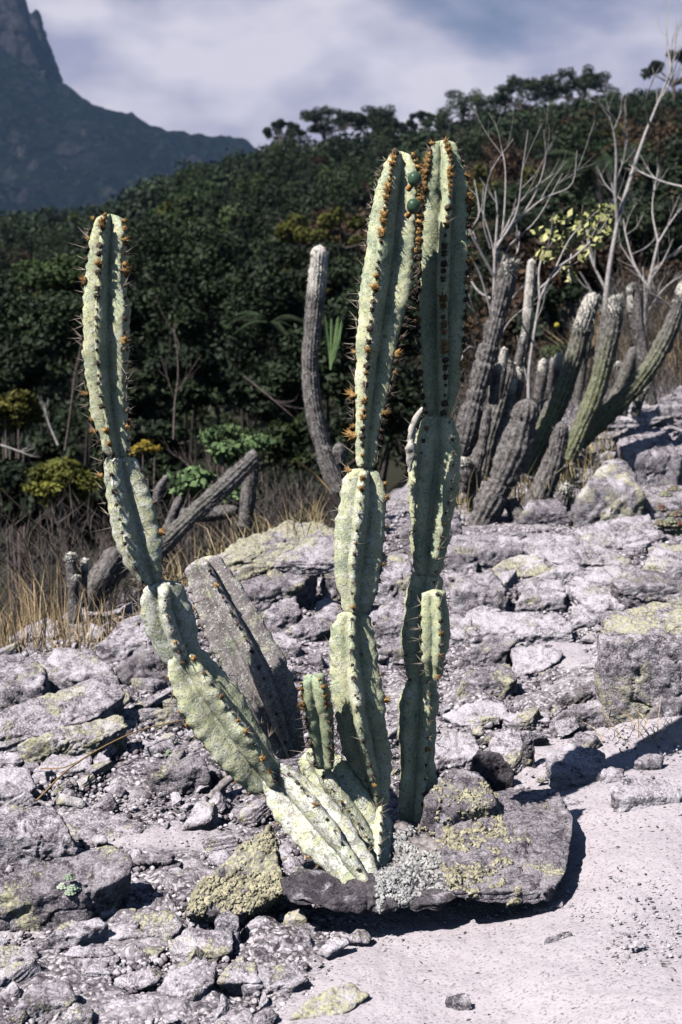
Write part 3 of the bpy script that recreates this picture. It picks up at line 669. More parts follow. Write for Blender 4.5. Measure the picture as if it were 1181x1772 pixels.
# ------------------------------------------------------------ broken slabs filling the rubble (countable)
slabs = []
for i in range(14):
    q = []
    k = rng.integers(5, 8); th = np.sort(rng.uniform(0, 6.283, k))
    for a in th:
        w_ = rng.uniform(.75, 1.05); q += [[math.cos(a) * w_, math.sin(a) * w_ * .62, rng.uniform(.14, .34)], [math.cos(a) * w_ * 1.04, math.sin(a) * w_ * .66, -rng.uniform(.2, .4)]]
    V, F = hull_mesh(np.array(q), 5 if i < 9 else 4, 40, 0.03, 0.004, 0.9, seed=i + 3)
    slabs.append(mesh('slab', V, F, ROCK))
sl_pos = []; cnt = 0; tries = 0
while cnt < 210 and tries < 6000:
    tries += 1
    px = rng.uniform(-30, 1210); py = rng.uniform(905, 1780)
    if py < 1085 and px < 260: continue
    h = hit(px, py)
    if h[1] > 7.5: continue
    sdv = float(sandiness(np.array([h[0]]), np.array([h[1]]), 0)[0])
    if rng.random() < max(sdv, float(px > 560) * float(py > 1420)) ** .7 * 0.97: continue
    if 960 < px and py > 1400: continue
    rad = rng.uniform(0.026, 0.062) * (0.6 + 0.14 * h[1])
    if any((h[0] - a) ** 2 + (h[1] - b) ** 2 < (0.8 * (rad + c)) ** 2 for a, b, c in sl_pos): continue
    sl_pos.append((h[0], h[1], rad))
    o = bpy.data.objects.new('rubble_rock', slabs[rng.integers(14)])
    put(o, None, (h[0], h[1], float(terr(h[0], h[1])) + rad * 0.18))
    o.scale = (rad, rad * rng.uniform(.8, 1.2), rad * rng.uniform(.8, 1.3)); o.rotation_euler = (rng.normal(.05, .2), rng.normal(-.30, .22), rng.normal(.35, .5))
    left = px < 640; paleb = rng.random() < .4
    o['lichen'] = float(rng.uniform(0, 0.55)); o['pale'] = float(rng.uniform(.5, .9) if paleb else rng.uniform(.1, .4)); o['tone'] = float(rng.uniform(1.05, 1.3) if paleb else rng.uniform(.7, 1.0))
    wh = 'left of the tall stems' if left else 'right of the tall stems'
    fb = ('pale' if paleb else 'dark grey') + ' broken slab lying tilted in the rubble ' + wh
    finish(o, near_label(('pale ' if paleb else 'dark ') + ('larger' if rad > 0.058 else 'small') + ' slab', h[0], h[1], fb), 'rock', 'broken slabs lying in the rubble', None); cnt += 1
# ------------------------------------------------------------ loose stones (countable) and gravel (stuff)
sub_stone = []
for i in range(8):
    q = rng.normal(0, 1, (11, 3)); q /= np.linalg.norm(q, axis=1)[:, None]; q *= np.array([1, 0.8, 0.6]) * rng.uniform(0.8, 1.1, (11, 1))
    V, F = hull_mesh(q, 3, 16, 0.06, 0.0, 0.4, seed=i)
    sub_stone.append(mesh('stone', V, F, ROCK))
occ = []
cnt = 0; tries = 0
while cnt < 270 and tries < 5000:
    tries += 1
    px = rng.uniform(-20, 1200); py = rng.uniform(1000, 1790)
    if py < 1100 and px < 250: continue
    h = hit(px, py); sdv = float(sandiness(np.array([h[0]]), np.array([h[1]]), 0)[0])
    if rng.random() < sdv * 0.93: continue
    rad = rng.uniform(0.010, 0.026) * (0.8 + 0.1 * h[1])
    if rng.random() < 0.12: rad *= 1.7
    o = bpy.data.objects.new('stone', sub_stone[rng.integers(8)])
    put(o, None, (h[0], h[1], float(terr(h[0], h[1])) + rad * 0.35))
    o.scale = (rad * rng.uniform(.8, 1.3), rad * rng.uniform(.8, 1.3), rad); o.rotation_euler = (rng.uniform(-.4, .4), rng.uniform(-.4, .4), rng.uniform(0, 6.3))
    left = px < 640
    fb = 'small loose stone lying in the rubble left of the tall stems' if left else 'small loose stone lying among the rocks right of the tall stems'
    finish(o, near_label('loose stone', h[0], h[1], fb), 'stone', 'loose stones in the rubble', None)
    o['lichen'] = float(rng.uniform(0, 0.6)); o['pale'] = float(rng.uniform(0.2, 1.0)); o['tone'] = float(rng.uniform(0.7, 1.3)); cnt += 1
def grav_mat():
    m, t, b = newmat('gravel_mix'); v = oattr(t, 'v', 'GEOMETRY').outputs['Fac']; oc, wp, rnd = coords(t)
    c = ramp(t, v, [(0.0, (0.08, 0.068, 0.08)), (0.3, (0.27, 0.24, 0.27)), (0.6, (0.50, 0.46, 0.50)), (1.0, (0.78, 0.74, 0.78))])
    c = mix(t, ramp(t, noise(t, wp, 150, 2), [(0.35, 0.5), (0.5, 0.0)]), c, (0.05, 0.04, 0.05))
    L(t, c, b.inputs['Base Color']); b.inputs['Roughness'].default_value = 0.95; return m
GRV = grav_mat()
D1, F1 = ico(1)
Gv = []; Gf = []; Ga = []; n0 = 0
NG = 30000
rr = np.random.RandomState(5)
yy_ = 2.1 * (7.0 / 2.1) ** rr.rand(NG * 2); uu_ = rr.uniform(-0.30, 0.30, NG * 2); xx_ = yy_ * uu_
sdv = sandiness(xx_, yy_, 0); clump = fbm(np.stack([xx_ * 5, yy_ * 5, xx_ * 0], -1), 3)
keep = (rr.rand(NG * 2) > sdv * 0.62) & (rr.rand(NG * 2) < 0.55 + 0.6 * clump)
xx_, yy_, sdv = xx_[keep][:NG], yy_[keep][:NG], sdv[keep][:NG]
zz_ = terr(xx_, yy_) + 0.003
rad = (0.0028 + 0.0065 * rr.rand(len(xx_)) ** 2.2) * (0.7 + 0.16 * yy_) * (1 - 0.55 * sdv)
for i in range(len(xx_)):
    s3 = rad[i] * rr.uniform(0.7, 1.35, 3); s3[2] *= 0.8; a_ = rr.rand() * 6.28; ca, sa_ = math.cos(a_), math.sin(a_)
    v = D1 * s3 * rr.uniform(0.78, 1.2, (12, 1)); v = np.stack([v[:, 0] * ca - v[:, 1] * sa_, v[:, 0] * sa_ + v[:, 1] * ca, v[:, 2]], 1)
    Gv.append(v + (xx_[i], yy_[i], zz_[i])); Gf.append(F1 + n0); n0 += 12
    Ga.append(np.full(12, min(1.0, rr.rand() ** 1.1 + 0.15 * (sdv[i] > .5))))
obj('gravel', np.concatenate(Gv), np.concatenate(Gf), GRV, origin=(0, 3, 0), smooth=False, attrs={'v': np.concatenate(Ga)}, label='grey and white quartz gravel scattered over the ground between the rocks', cat='gravel', kind='stuff')
# ------------------------------------------------------------ the large green cactus
def tuft_mesh(name, mat, seed, spiky=0.5, bristles=8):
    r = np.random.RandomState(seed); mb = MB(); V, F = ico(2)
    mb.add(V * (0.72 + spiky * 0.45 * r.uniform(-1, 1, (len(V), 1))) * [1, 1, 0.7], F)
    for i in range(bristles):
        d = r.normal(0, 1, 3); d[2] = abs(d[2]) + 0.3; d /= np.linalg.norm(d)
        s = np.cross(d, [0.3, 0.2, 0.9]); s /= np.linalg.norm(s); q = np.cross(d, s); w = 0.10
        a = d * 0.5; Vb = np.array([a + s * w, a - s * w * .5 + q * w * .8, a - s * w * .5 - q * w * .8, d * r.uniform(1.1, 1.9)])
        mb.add(Vb, np.array([[0, 1, 3], [1, 2, 3], [2, 0, 3]]))
    return mesh(name, np.concatenate(mb.V), mb.tris(), mat, smooth=False)
T_OR = [tuft_mesh('areole', WOOL_O, s, 0.9, 22) for s in range(4)]
T_DK = [tuft_mesh('areole', WOOL_D, s + 9, 0.8, 12) for s in range(4)]
SN = np.array(SUN)
def stem_segment(root, name, pts, n_ribs=5, phase=0.0, inner=0.55, squash=1.0, cork=0.0, waxy=0.3, fresh=0.0, sp=0.030, orange=0.1, tsize=0.0055, sides=None, label=None, spines=6, maxa=60, bulge=0.028, topn=0.0, spl=0.040):
    """pts: (px, py, half width px, depth)"""
    C = np.array([P(a, b, d) for a, b, w, d in pts]); Wd = np.array([w / 2461.0 * d * 0.94 for a, b, w, d in pts])
    ln = np.linalg.norm(np.diff(C, axis=0), axis=1).sum(); n = max(14, int(ln / 0.006))
    path = catmull(C, n); cl = np.concatenate([[0], np.cumsum(np.linalg.norm(np.diff(C, axis=0), axis=1))])
    t = np.linspace(0, 1, n); tk = np.linspace(0, 1, len(C)); rad = catmull(np.stack([Wd, Wd * 0, Wd * 0], 1), n)[:, 0] if len(C) > 2 else np.interp(t, tk, Wd)
    s = np.concatenate([[0], np.cumsum(np.linalg.norm(np.diff(path, axis=0), axis=1))])
    # rounded ends
    e = np.minimum(s, s[-1] - s); er = 0.50 * max(min(rad[0], rad[-1]), 0.012)
    endf = np.sqrt(np.clip(1 - (1 - np.clip(e / er, 0, 1)) ** 2, 0.02, 1)); rad = rad * endf
    T, Nn, B = frames(path)
    K = n_ribs * 12; th = np.linspace(0, 2 * math.pi, K, endpoint=False)
    seed = random.random() * 50
    tw = 0.25 * vnoise(np.stack([s * 3, s * 0 + seed, s * 0], -1))
    A = th[None, :] - phase - tw[:, None]
    c = 0.5 + 0.5 * np.cos(n_ribs * A)
    tri = np.abs(((n_ribs * A / (2 * math.pi) + 0.5) % 1.0) - 0.5) * 2
    cresty = 1.0 - (np.sqrt(tri * tri + 0.02) - 0.141) / 0.87
    inner = inner * 0.68; shape = inner + (1 - inner) * cresty ** 0.95
    ripple = 1 + bulge * np.cos(2 * math.pi * s / sp)[:, None] * c ** 3
    Rr = rad[:, None] * shape * ripple
    V = path[:, None, :] + Rr[..., None] * (np.cos(th)[None, :, None] * Nn[:, None, :] + squash * np.sin(th)[None, :, None] * B[:, None, :])
    dirn = (np.cos(th)[None, :, None] * Nn[:, None, :] + np.sin(th)[None, :, None] * B[:, None, :])
    V = V + dirn * (fbm(V * 22 + seed, 3, 0.6) * 0.0042 + vnoise(V * 8 + seed) * 0.005)[..., None]
    V = np.concatenate([V.reshape(-1, 3), path[:1], path[-1:]])
    i = np.arange(n - 1)[:, None] * K; j = np.arange(K)[None, :]; j2 = (j + 1) % K
    F = np.stack([i + j, i + j2, i + K + j2, i + K + j], -1).reshape(-1, 4); F = np.concatenate([F[:, [0, 1, 2]], F[:, [0, 2, 3]]])
    q = np.arange(K); a0 = np.stack([(q + 1) % K, q, q * 0 + n * K], 1); a1 = np.stack([(n - 1) * K + q, (n - 1) * K + (q + 1) % K, q * 0 + n * K + 1], 1)
    F = np.concatenate([F, a0, a1])
    o = obj(name, V, F, CACT, parent=root, origin=path[0], label=label)
    o['cork'] = float(cork); o['waxy'] = float(waxy); o['fresh'] = float(fresh)
    # areoles along the crests, spines out of them
    cand = []
    for rb in range(n_ribs):
        ss = sp * 0.5 + sp * 0.2 * random.random()
        while ss < s[-1] - 0.002:
            k = int(np.searchsorted(s, ss)); k = min(k, n - 1)
            an = 2 * math.pi * rb / n_ribs + phase + tw[k]
            d = math.cos(an) * Nn[k] + math.sin(an) * B[k]; dd = math.cos(an) * Nn[k] + squash * math.sin(an) * B[k]
            r_ = rad[k] * (1 + bulge)
            p = path[k] + dd * r_; cand.append((d[1], ss / s[-1], p, d, T[k])); ss += sp * random.uniform(0.82, 1.18) * (0.62 if ss / s[-1] > 1 - topn else 1)
    cand.sort(key=lambda z: z[0]); spm = MB(); rest = MB(); cnt = 0
    for dy, tt, p, d, tg in cand:
        top = tt > 1 - topn
        isor = random.random() < (0.95 if top else orange)
        if dy < 0.45 and cnt < maxa:
            me = random.choice(T_OR if isor else T_DK); a = bpy.data.objects.new('areole', me); put(a, o, p + d * 0.001)
            sz = tsize * random.uniform(0.5, 1.3) * (1.45 if isor and not top else 1.15 if top else 1.0)
            zq = Vector(d).to_track_quat('Z', 'Y'); a.rotation_mode = 'QUATERNION'; a.rotation_quaternion = zq; a.scale = (sz, sz, sz * random.uniform(0.8, 1.3)); cnt += 1
        if dy < 0.6:
            for _ in range(random.randint(1, spines)):
                v = np.array(d) * random.uniform(0.5, 1.0) + np.array(tg) * random.uniform(-0.6, 0.7) + rng.normal(0, 0.45, 3); v /= np.linalg.norm(v)
                l = spl * random.uniform(0.25, 0.9) * (0.55 if top else 1)
                if random.random() < 0.08: l *= 1.7
                sdv = np.cross(v, d + 0.01); sdv /= np.linalg.norm(sdv) + 1e-6; q3 = np.cross(v, sdv); w = 0.0011
                spm.add(np.array([p + sdv * w, p - sdv * w * .5 + q3 * w * .8, p - sdv * w * .5 - q3 * w * .8, p + v * l]), np.array([[0, 1, 3], [1, 2, 3], [2, 0, 3]]))
    if spm.n: spm.build('spines', TANSP if topn > 0.9 else SPINE, o, kind='stuff', origin=path[0], smooth=False)
    return o, path, rad
base = hit(650, 1575); base[2] += 0.02
CX = empty('columnar_cactus', base, 'large green ribbed cactus with three tall spiny arms rising from the rocks in the foreground', 'cactus')
D0 = 3.14
seg = lambda *a, **k: stem_segment(CX, 'stem_segment', *a, **k)
# left arm
seg([(648,1552,14,2.93),(612,1502,40,2.97),(562,1440,56,3.02),(508,1382,54,3.07),(472,1335,34,3.09)], 4, 0.5, 0.50, cork=0.35, waxy=0.7, sp=.034, tsize=.005, orange=.12, maxa=26)
seg([(655,1490,26,3.10),(622,1425,46,3.14),(575,1355,52,3.17),(535,1295,30,3.20)], 4, 0.2, 0.55, cork=0.1, waxy=0.5, sp=.034, tsize=.005, orange=.1, maxa=18)
seg([(470,1365,34,3.08),(425,1300,54,3.07),(375,1230,60,3.06),(335,1170,52,3.05),(312,1125,32,3.04)], 4, 0.35, 0.46, cork=0.05, waxy=0.4, sp=.034, tsize=.005, orange=.25, maxa=24)
seg([(322,1150,30,3.05),(300,1100,48,3.04),(285,1050,50,3.03),(280,1005,34,3.02)], 4, 0.15, 0.46, cork=0.15, waxy=0.75, sp=.032, tsize=.005, orange=.15, maxa=16)
seg([(264,1012,24,3.02),(243,950,46,3.01),(226,880,48,3.0),(212,825,42,2.99),(207,785,30,2.98)], 4, -0.15, 0.44, cork=0.0, waxy=0.6, sp=.030, tsize=.0055, orange=.2, maxa=22)
seg([(205,792,22,2.98),(196,735,34,2.97),(187,650,42,2.96),(185,550,41,2.95),(187,460,38,2.95),(190,400,34,2.95),(191,370,26,2.95)], 5, -0.22, 0.42, cork=-0.1, waxy=0.15, sp=.022, tsize=.0066, orange=.22, maxa=70, topn=.07, spines=5, spl=.04)
# grey-brown dying stem
seg([(505,1310,30,3.30),(468,1215,58,3.30),(418,1120,60,3.31),(374,1035,54,3.32),(345,965,38,3.33)], 5, 0.25, 0.55, bulge=0.02, cork=0.62, waxy=0.3, sp=.036, tsize=.005, orange=.1, maxa=20, label='grey-brown corky dying stem')
# small pup with orange crown
seg([(562,1330,18,3.12),(554,1250,28,3.09),(546,1205,29,3.07),(540,1168,26,3.06)], 4, 0.75, 0.70, cork=-0.3, waxy=0.1, fresh=.5, sp=.019, tsize=.0068, orange=.1, maxa=40, topn=.30)
# middle column
seg([(650,1515,22,3.04),(648,1460,38,3.12),(648,1405,34,3.17),(650,1385,24,3.18)], 4, 0.4, 0.6, cork=0.2, waxy=0.6, sp=.03, tsize=.005, maxa=6)
seg([(655,1405,20,3.18),(643,1330,44,3.18),(625,1240,49,D0),(614,1150,48,D0),(612,1090,42,D0),(614,1058,28,D0)], 4, -0.05, 0.38, cork=-0.1, waxy=0.3, sp=.032, tsize=.0055, orange=.15, maxa=26)
seg([(618,1065,24,D0),(618,1010,40,D0),(624,930,45,D0),(630,860,42,D0),(634,810,27,D0)], 4, -0.08, 0.40, cork=-0.1, waxy=0.45, sp=.030, tsize=.0055, orange=.2, maxa=24)
seg([(634,812,20,D0),(637,740,25,D0),(648,650,36,D0),(662,540,46,D0),(676,440,48,D0),(686,350,44,D0),(692,295,34,D0),(694,262,20,D0)], 4, -0.32, 0.36, cork=-0.2, waxy=0.0, sp=.019, tsize=.0080, orange=.30, maxa=98, topn=.32, spines=5, spl=.04)
# right column, mostly shaded
seg([(718,1470,28,3.27),(720,1400,40,3.27),(722,1300,37,3.27),(726,1220,38,3.27),(730,1170,26,3.27)], 5, 0.3, 0.6, cork=0.0, waxy=0.2, sp=.034, tsize=.005, maxa=12)
seg([(728,1190,22,3.27),(728,1120,37,3.27),(734,1050,38,3.27),(740,990,28,3.27)], 5, 0.3, 0.6, cork=0.0, waxy=0.2, sp=.032, tsize=.005, maxa=10)
seg([(740,1000,24,3.27),(744,920,40,3.27),(754,830,48,3.27),(758,770,46,3.27),(760,715,26,3.27)], 5, 0.5, 0.6, cork=0.0, waxy=0.1, sp=.030, tsize=.005, maxa=16)
seg([(760,725,24,3.27),(762,660,39,3.27),(765,560,42,3.27),(769,450,44,3.27),(771,350,42,3.27),(769,285,34,3.27),(765,243,20,3.27)], 5, 0.1, 0.45, cork=-0.2, waxy=0.0, fresh=.3, sp=.020, tsize=.0080, orange=.22, maxa=96, topn=.22, spines=5)
seg([(752,1175,14,3.10),(754,1120,26,3.08),(755,1070,28,3.08),(752,1020,22,3.08)], 4, 0.3, 0.6, cork=-0.2, waxy=0.1, fresh=.3, sp=.026, tsize=.0055, orange=.5, maxa=14, topn=.1)
# dark fruits
for px, py in ((719, 310), (717, 357)):
    V, F = ico(3); c = P(px, py, 3.07); r_ = 0.0150
    fo = obj('fruit', c + V * [r_, r_, r_ * 1.1] * (1 + 0.02 * fbm(V * 3, 2)[:, None]), F, FRUIT, parent=CX, origin=c)
    mb = MB(); tube(mb, [c + [-.006, 0, -.012], c + [-.014, .01, -.02]], [.005, .007], 7); mb.build('fruit_stalk', WOOL_O, fo)
# old woody foot, crumbling pale bark
WOOD = simple('grey_dead_wood', (0.12, 0.10, 0.10), (0.46, 0.42, 0.42), 60, 0.9, 0.8, 0, 0.006)
mb = MB()
for i in range(26):
    a = P(random.uniform(500, 620), random.uniform(1528, 1556), 3.06); b_ = P(random.uniform(620, 720), random.uniform(1536, 1574), 3.04)
    m_ = (a + b_) / 2 + rng.normal(0, .008, 3); tube(mb, [a, m_, b_], [random.uniform(.002, .006), .004, .002], 5, 8)
mb.build('root_fibres', WOOD, CX, kind='stuff', smooth=False)
pts = [P(a, b_, d_) for a, b_, d_ in ((655,1455,3.14),(705,1432,3.16),(750,1455,3.14),(790,1510,3.04),(775,1562,2.99),(700,1556,2.98),(650,1556,2.99),(650,1500,3.06))]
V, F = hull_mesh(np.array(pts + [p + [0, .14, -.06] for p in pts]), 5, 14, .10, .006, .3)
fo = obj('woody_foot', V, F, WOOD, parent=CX)
flakes(fo, 1500, 0.0055, LICHW, -0.10, seed=21)
WHT0 = simple('pale_husk', (0.40, 0.36, 0.32), (0.74, 0.70, 0.64), 60, 0.9, 0.3)
# peeling pale flap on the shaded column
mb = MB()
tube(mb, [P(712,812,3.16), P(714,780,3.15), P(712,755,3.15), P(722,722,3.15), P(730,708,3.15)], [.004, .011, .009, .007, .002], 8, 22)
Vh = np.concatenate(mb.V); Vh = Vh + (fbm(Vh * 70, 3)[:, None] * .006); mb.V = [Vh]; mb.F = [mb.tris()]; mb.A = [np.zeros(len(Vh))]
mb.build('dead_husk', WHT0, CX)

# ------------------------------------------------------------ silver woolly cacti
def wool_mat(name, lo, hi, green=0.0):
    m, t, b = newmat(name); oc, wp, rnd = coords(t)
    v = oattr(t, 'v', 'GEOMETRY').outputs['Fac']; g = oattr(t, 'groove', 'GEOMETRY').outputs['Fac']
    n = noise(t, wp, 45, 5, 0.75); n2 = noise(t, wp, 130, 2, 0.6)
    c = ramp(t, n, [(0.34, lo), (0.64, hi)])
    gc = mix(t, n2, (0.13, 0.19, 0.05), (0.40, 0.44, 0.15))
    gr = oattr(t, 'green').outputs['Fac']
    c = mix(t, math_(t, 'MULTIPLY', math_(t, 'MULTIPLY', g, gr), 0.95), c, gc)
    c = mix(t, v, c, mix(t, n2, (0.60, 0.54, 0.50), (0.88, 0.84, 0.77)))
    L(t, c, b.inputs['Base Color']); b.inputs['Roughness'].default_value = 0.95
    bump(t, b, math_(t, 'ADD', n, n2), 0.9, 0.008); return m
WG = wool_mat('grey_wool_skin', (0.030, 0.026, 0.028), (0.33, 0.305, 0.30))
WHT = simple('white_hair', (0.74, 0.70, 0.62), (0.92, 0.90, 0.84), 60, 0.9, 0)
GRH = simple('grey_hair', (0.12, 0.105, 0.105), (0.40, 0.375, 0.37), 60, 0.9, 0)
def hairs(mb, path, rad, T, Nn, B, t0, t1, n, l, w=0.0006):
    m = len(path)
    for _ in range(n):
        k = int(np.clip((t0 + (t1 - t0) * random.random()) * (m - 1), 0, m - 1)); a = random.random() * 6.283
        d = math.cos(a) * Nn[k] + math.sin(a) * B[k]; p = path[k] + d * rad[k] * 0.96
        v = d * random.uniform(.5, 1) + T[k] * random.uniform(-.3, .9) + rng.normal(0, .25, 3); v /= np.linalg.norm(v)
        s_ = np.cross(v, T[k] + .01); s_ /= np.linalg.norm(s_) + 1e-6; ll = l * random.uniform(.5, 1.2)
        mb.add(np.array([p + s_ * w, p - s_ * w, p + v * ll]), np.array([[0, 1, 2]]))
def silver(label, pts, woolt=0.1, green=0.0, ribs=14, cap='wool', ring=0.05, group=None, parent=None, name='woolly_cactus', white=0.0, partname='stem', hairl=1.0, bend=0.0):
    C = np.array([P(a, b, d) for a, b, w, d in pts]); Wd = np.array([w / 2461.0 * d * 0.86 for a, b, w, d in pts])
    dd = np.mean([p[3] for p in pts]); lnp = sum(math.hypot(pts[i+1][0]-pts[i][0], pts[i+1][1]-pts[i][1]) for i in range(len(pts)-1))
    n = int(max(12, min(90, lnp / 4.0))); path = catmull(C, n); t = np.linspace(0, 1, n)
    rad = np.interp(t, np.linspace(0, 1, len(Wd)), Wd); s = np.concatenate([[0], np.cumsum(np.linalg.norm(np.diff(path, axis=0), axis=1))])
    e = s[-1] - s; er = rad[-1] * 1.3; rad = rad * np.sqrt(np.clip(1 - (1 - np.clip(e / er, 0, 1)) ** 2, 0.03, 1))
    sd = random.random() * 40
    rg = vnoise(np.stack([s / max(Wd.mean(), .01) * 1.3, s * 0 + sd, s * 0], -1)); rg2 = vnoise(np.stack([s / max(Wd.mean(), .01) * 0.45, s * 0 + sd + 9, s * 0], -1))
    rad = rad * (1 + ring * rg + ring * 1.3 * rg2 - ring * 1.6 * np.maximum(0, 1 - np.abs(rg) * 7))
    T, Nn, B = frames(path); K = 28 if lnp < 140 else 56; th = np.linspace(0, 2 * math.pi, K, endpoint=False)
    c = 0.5 + 0.5 * np.cos(ribs * th); Rr = rad[:, None] * (0.87 + 0.13 * c)[None, :]
    dirn = (np.cos(th)[None, :, None] * Nn[:, None, :] + np.sin(th)[None, :, None] * B[:, None, :])
    V = path[:, None, :] + Rr[..., None] * dirn
    V = V + dirn * (fbm(V * (30 / dd * 5) + sd, 3, .6) * rad.mean() * 0.09)[..., None]
    V = np.concatenate([V.reshape(-1, 3), path[-1:] + T[-1] * 0.002]); i = np.arange(n - 1)[:, None] * K; j = np.arange(K)[None, :]; j2 = (j + 1) % K
    F = np.stack([i + j, i + j2, i + K + j2, i + K + j], -1).reshape(-1, 4); F = np.concatenate([F[:, [0, 1, 2]], F[:, [0, 2, 3]]])
    q = np.arange(K); F = np.concatenate([F, np.stack([(n - 1) * K + q, (n - 1) * K + (q + 1) % K, q * 0 + n * K], 1)])
    wv = np.clip((t - (1 - woolt)) / max(woolt, .01) * 3, 0, 1) if cap else t * 0
    wv = np.clip(wv + white, 0, 1)
    av = np.concatenate([np.repeat(wv, K), [wv[-1]]]); gv_ = np.concatenate([np.tile(1 - c, n) * np.repeat(sstep(0.95, 0.35, t), K), [0]])
    root = parent
    if parent is None:
        root = empty(name, path[0], label, 'cactus', group)
    st = obj(partname, V, F, WG, parent=root, origin=path[0], attrs={'v': av, 'groove': gv_}); st['green'] = float(green)
    mb = MB(); nh = int(lnp * 3.0); hairs(mb, path, rad, T, Nn, B, 0.0, 1 - woolt * .7, nh, rad.mean() * 0.45 * hairl, 0.00022 * dd)
    mb.build('bristles', GRH, st, kind='stuff', origin=path[0], smooth=False)
    if cap:
        mb = MB(); hairs(mb, path, rad, T, Nn, B, 1 - woolt, 1.0, int(220 + lnp * 1.0), rad.max() * (0.72 if cap == 'tuft' else 0.42), 0.0003 * dd)
        mb.build('wool_cap', WHT, st, kind='stuff', origin=path[0], smooth=False)
    return root
d1 = 6.9
silver('thin grey woolly cactus with cream top standing between left arm and middle stem', [(584,850,19,d1-.3),(564,790,19,d1-.3),(545,720,18,d1-.3),(536,640,18,d1-.3),(541,560,18,d1-.3),(548,490,20,d1-.3),(553,424,18,d1-.3)], .24, ribs=16, white=0.05)
dl = 6.6
silver('fallen ribbed grey cactus log slanting up behind the left arm', [(262,962,20,5.9),(330,895,18,6.1),(390,840,19,6.4),(440,792,16,6.6)], .05, ribs=12, cap=None, green=.15)
silver('short upright grey stump at the upper end of the slanting log', [(424,910,15,6.7),(430,850,16,6.7),(438,778,14,6.7)], .05, cap=None)
silver('dark short cactus lying level behind the slanting log', [(300,892,14,6.9),(360,890,14,6.9),(412,882,14,6.9)], .05, cap=None)
silver('small blunt grey stem just behind the slanting log near the left arm', [(282,940,12,6.2),(296,900,12,6.2),(312,858,9,6.2)], .15, cap=None)
silver('thin crooked dead stem behind the left arm', [(270,870,9,6.3),(275,845,9,6.3),(290,822,6,6.3)], .15, cap=None)
silver('stout ribbed base of a cactus beside the left arm', [(152,1052,24,5.4),(172,1000,25,5.4),(205,950,22,5.5)], .05, cap=None, ribs=12)
silver('second ribbed stem leaning at the base beside the left arm', [(168,1040,16,5.55),(200,990,20,5.55),(240,955,18,5.6)], .05, cap=None, ribs=12)
silver('small dark stem standing upright in the dry grass', [(130,1078,13,5.2),(126,1020,13,5.2),(121,955,10,5.2)], .1)
silver('thin small cactus with a white flower-like top in the dry grass', [(146,1050,6,5.25),(146,1000,6,5.25),(146,965,9,5.25)], .35, cap='tuft')
silver('ball-shaped young cactus low in the dry grass', [(131,1012,8,5.15),(131,1003,11,5.15),(131,995,8,5.15)], .3)
silver('small round woolly cactus head beside the middle stem', [(590,800,12,d1-.5),(588,782,15,d1-.5),(586,765,12,d1-.5)], .2, cap=None)
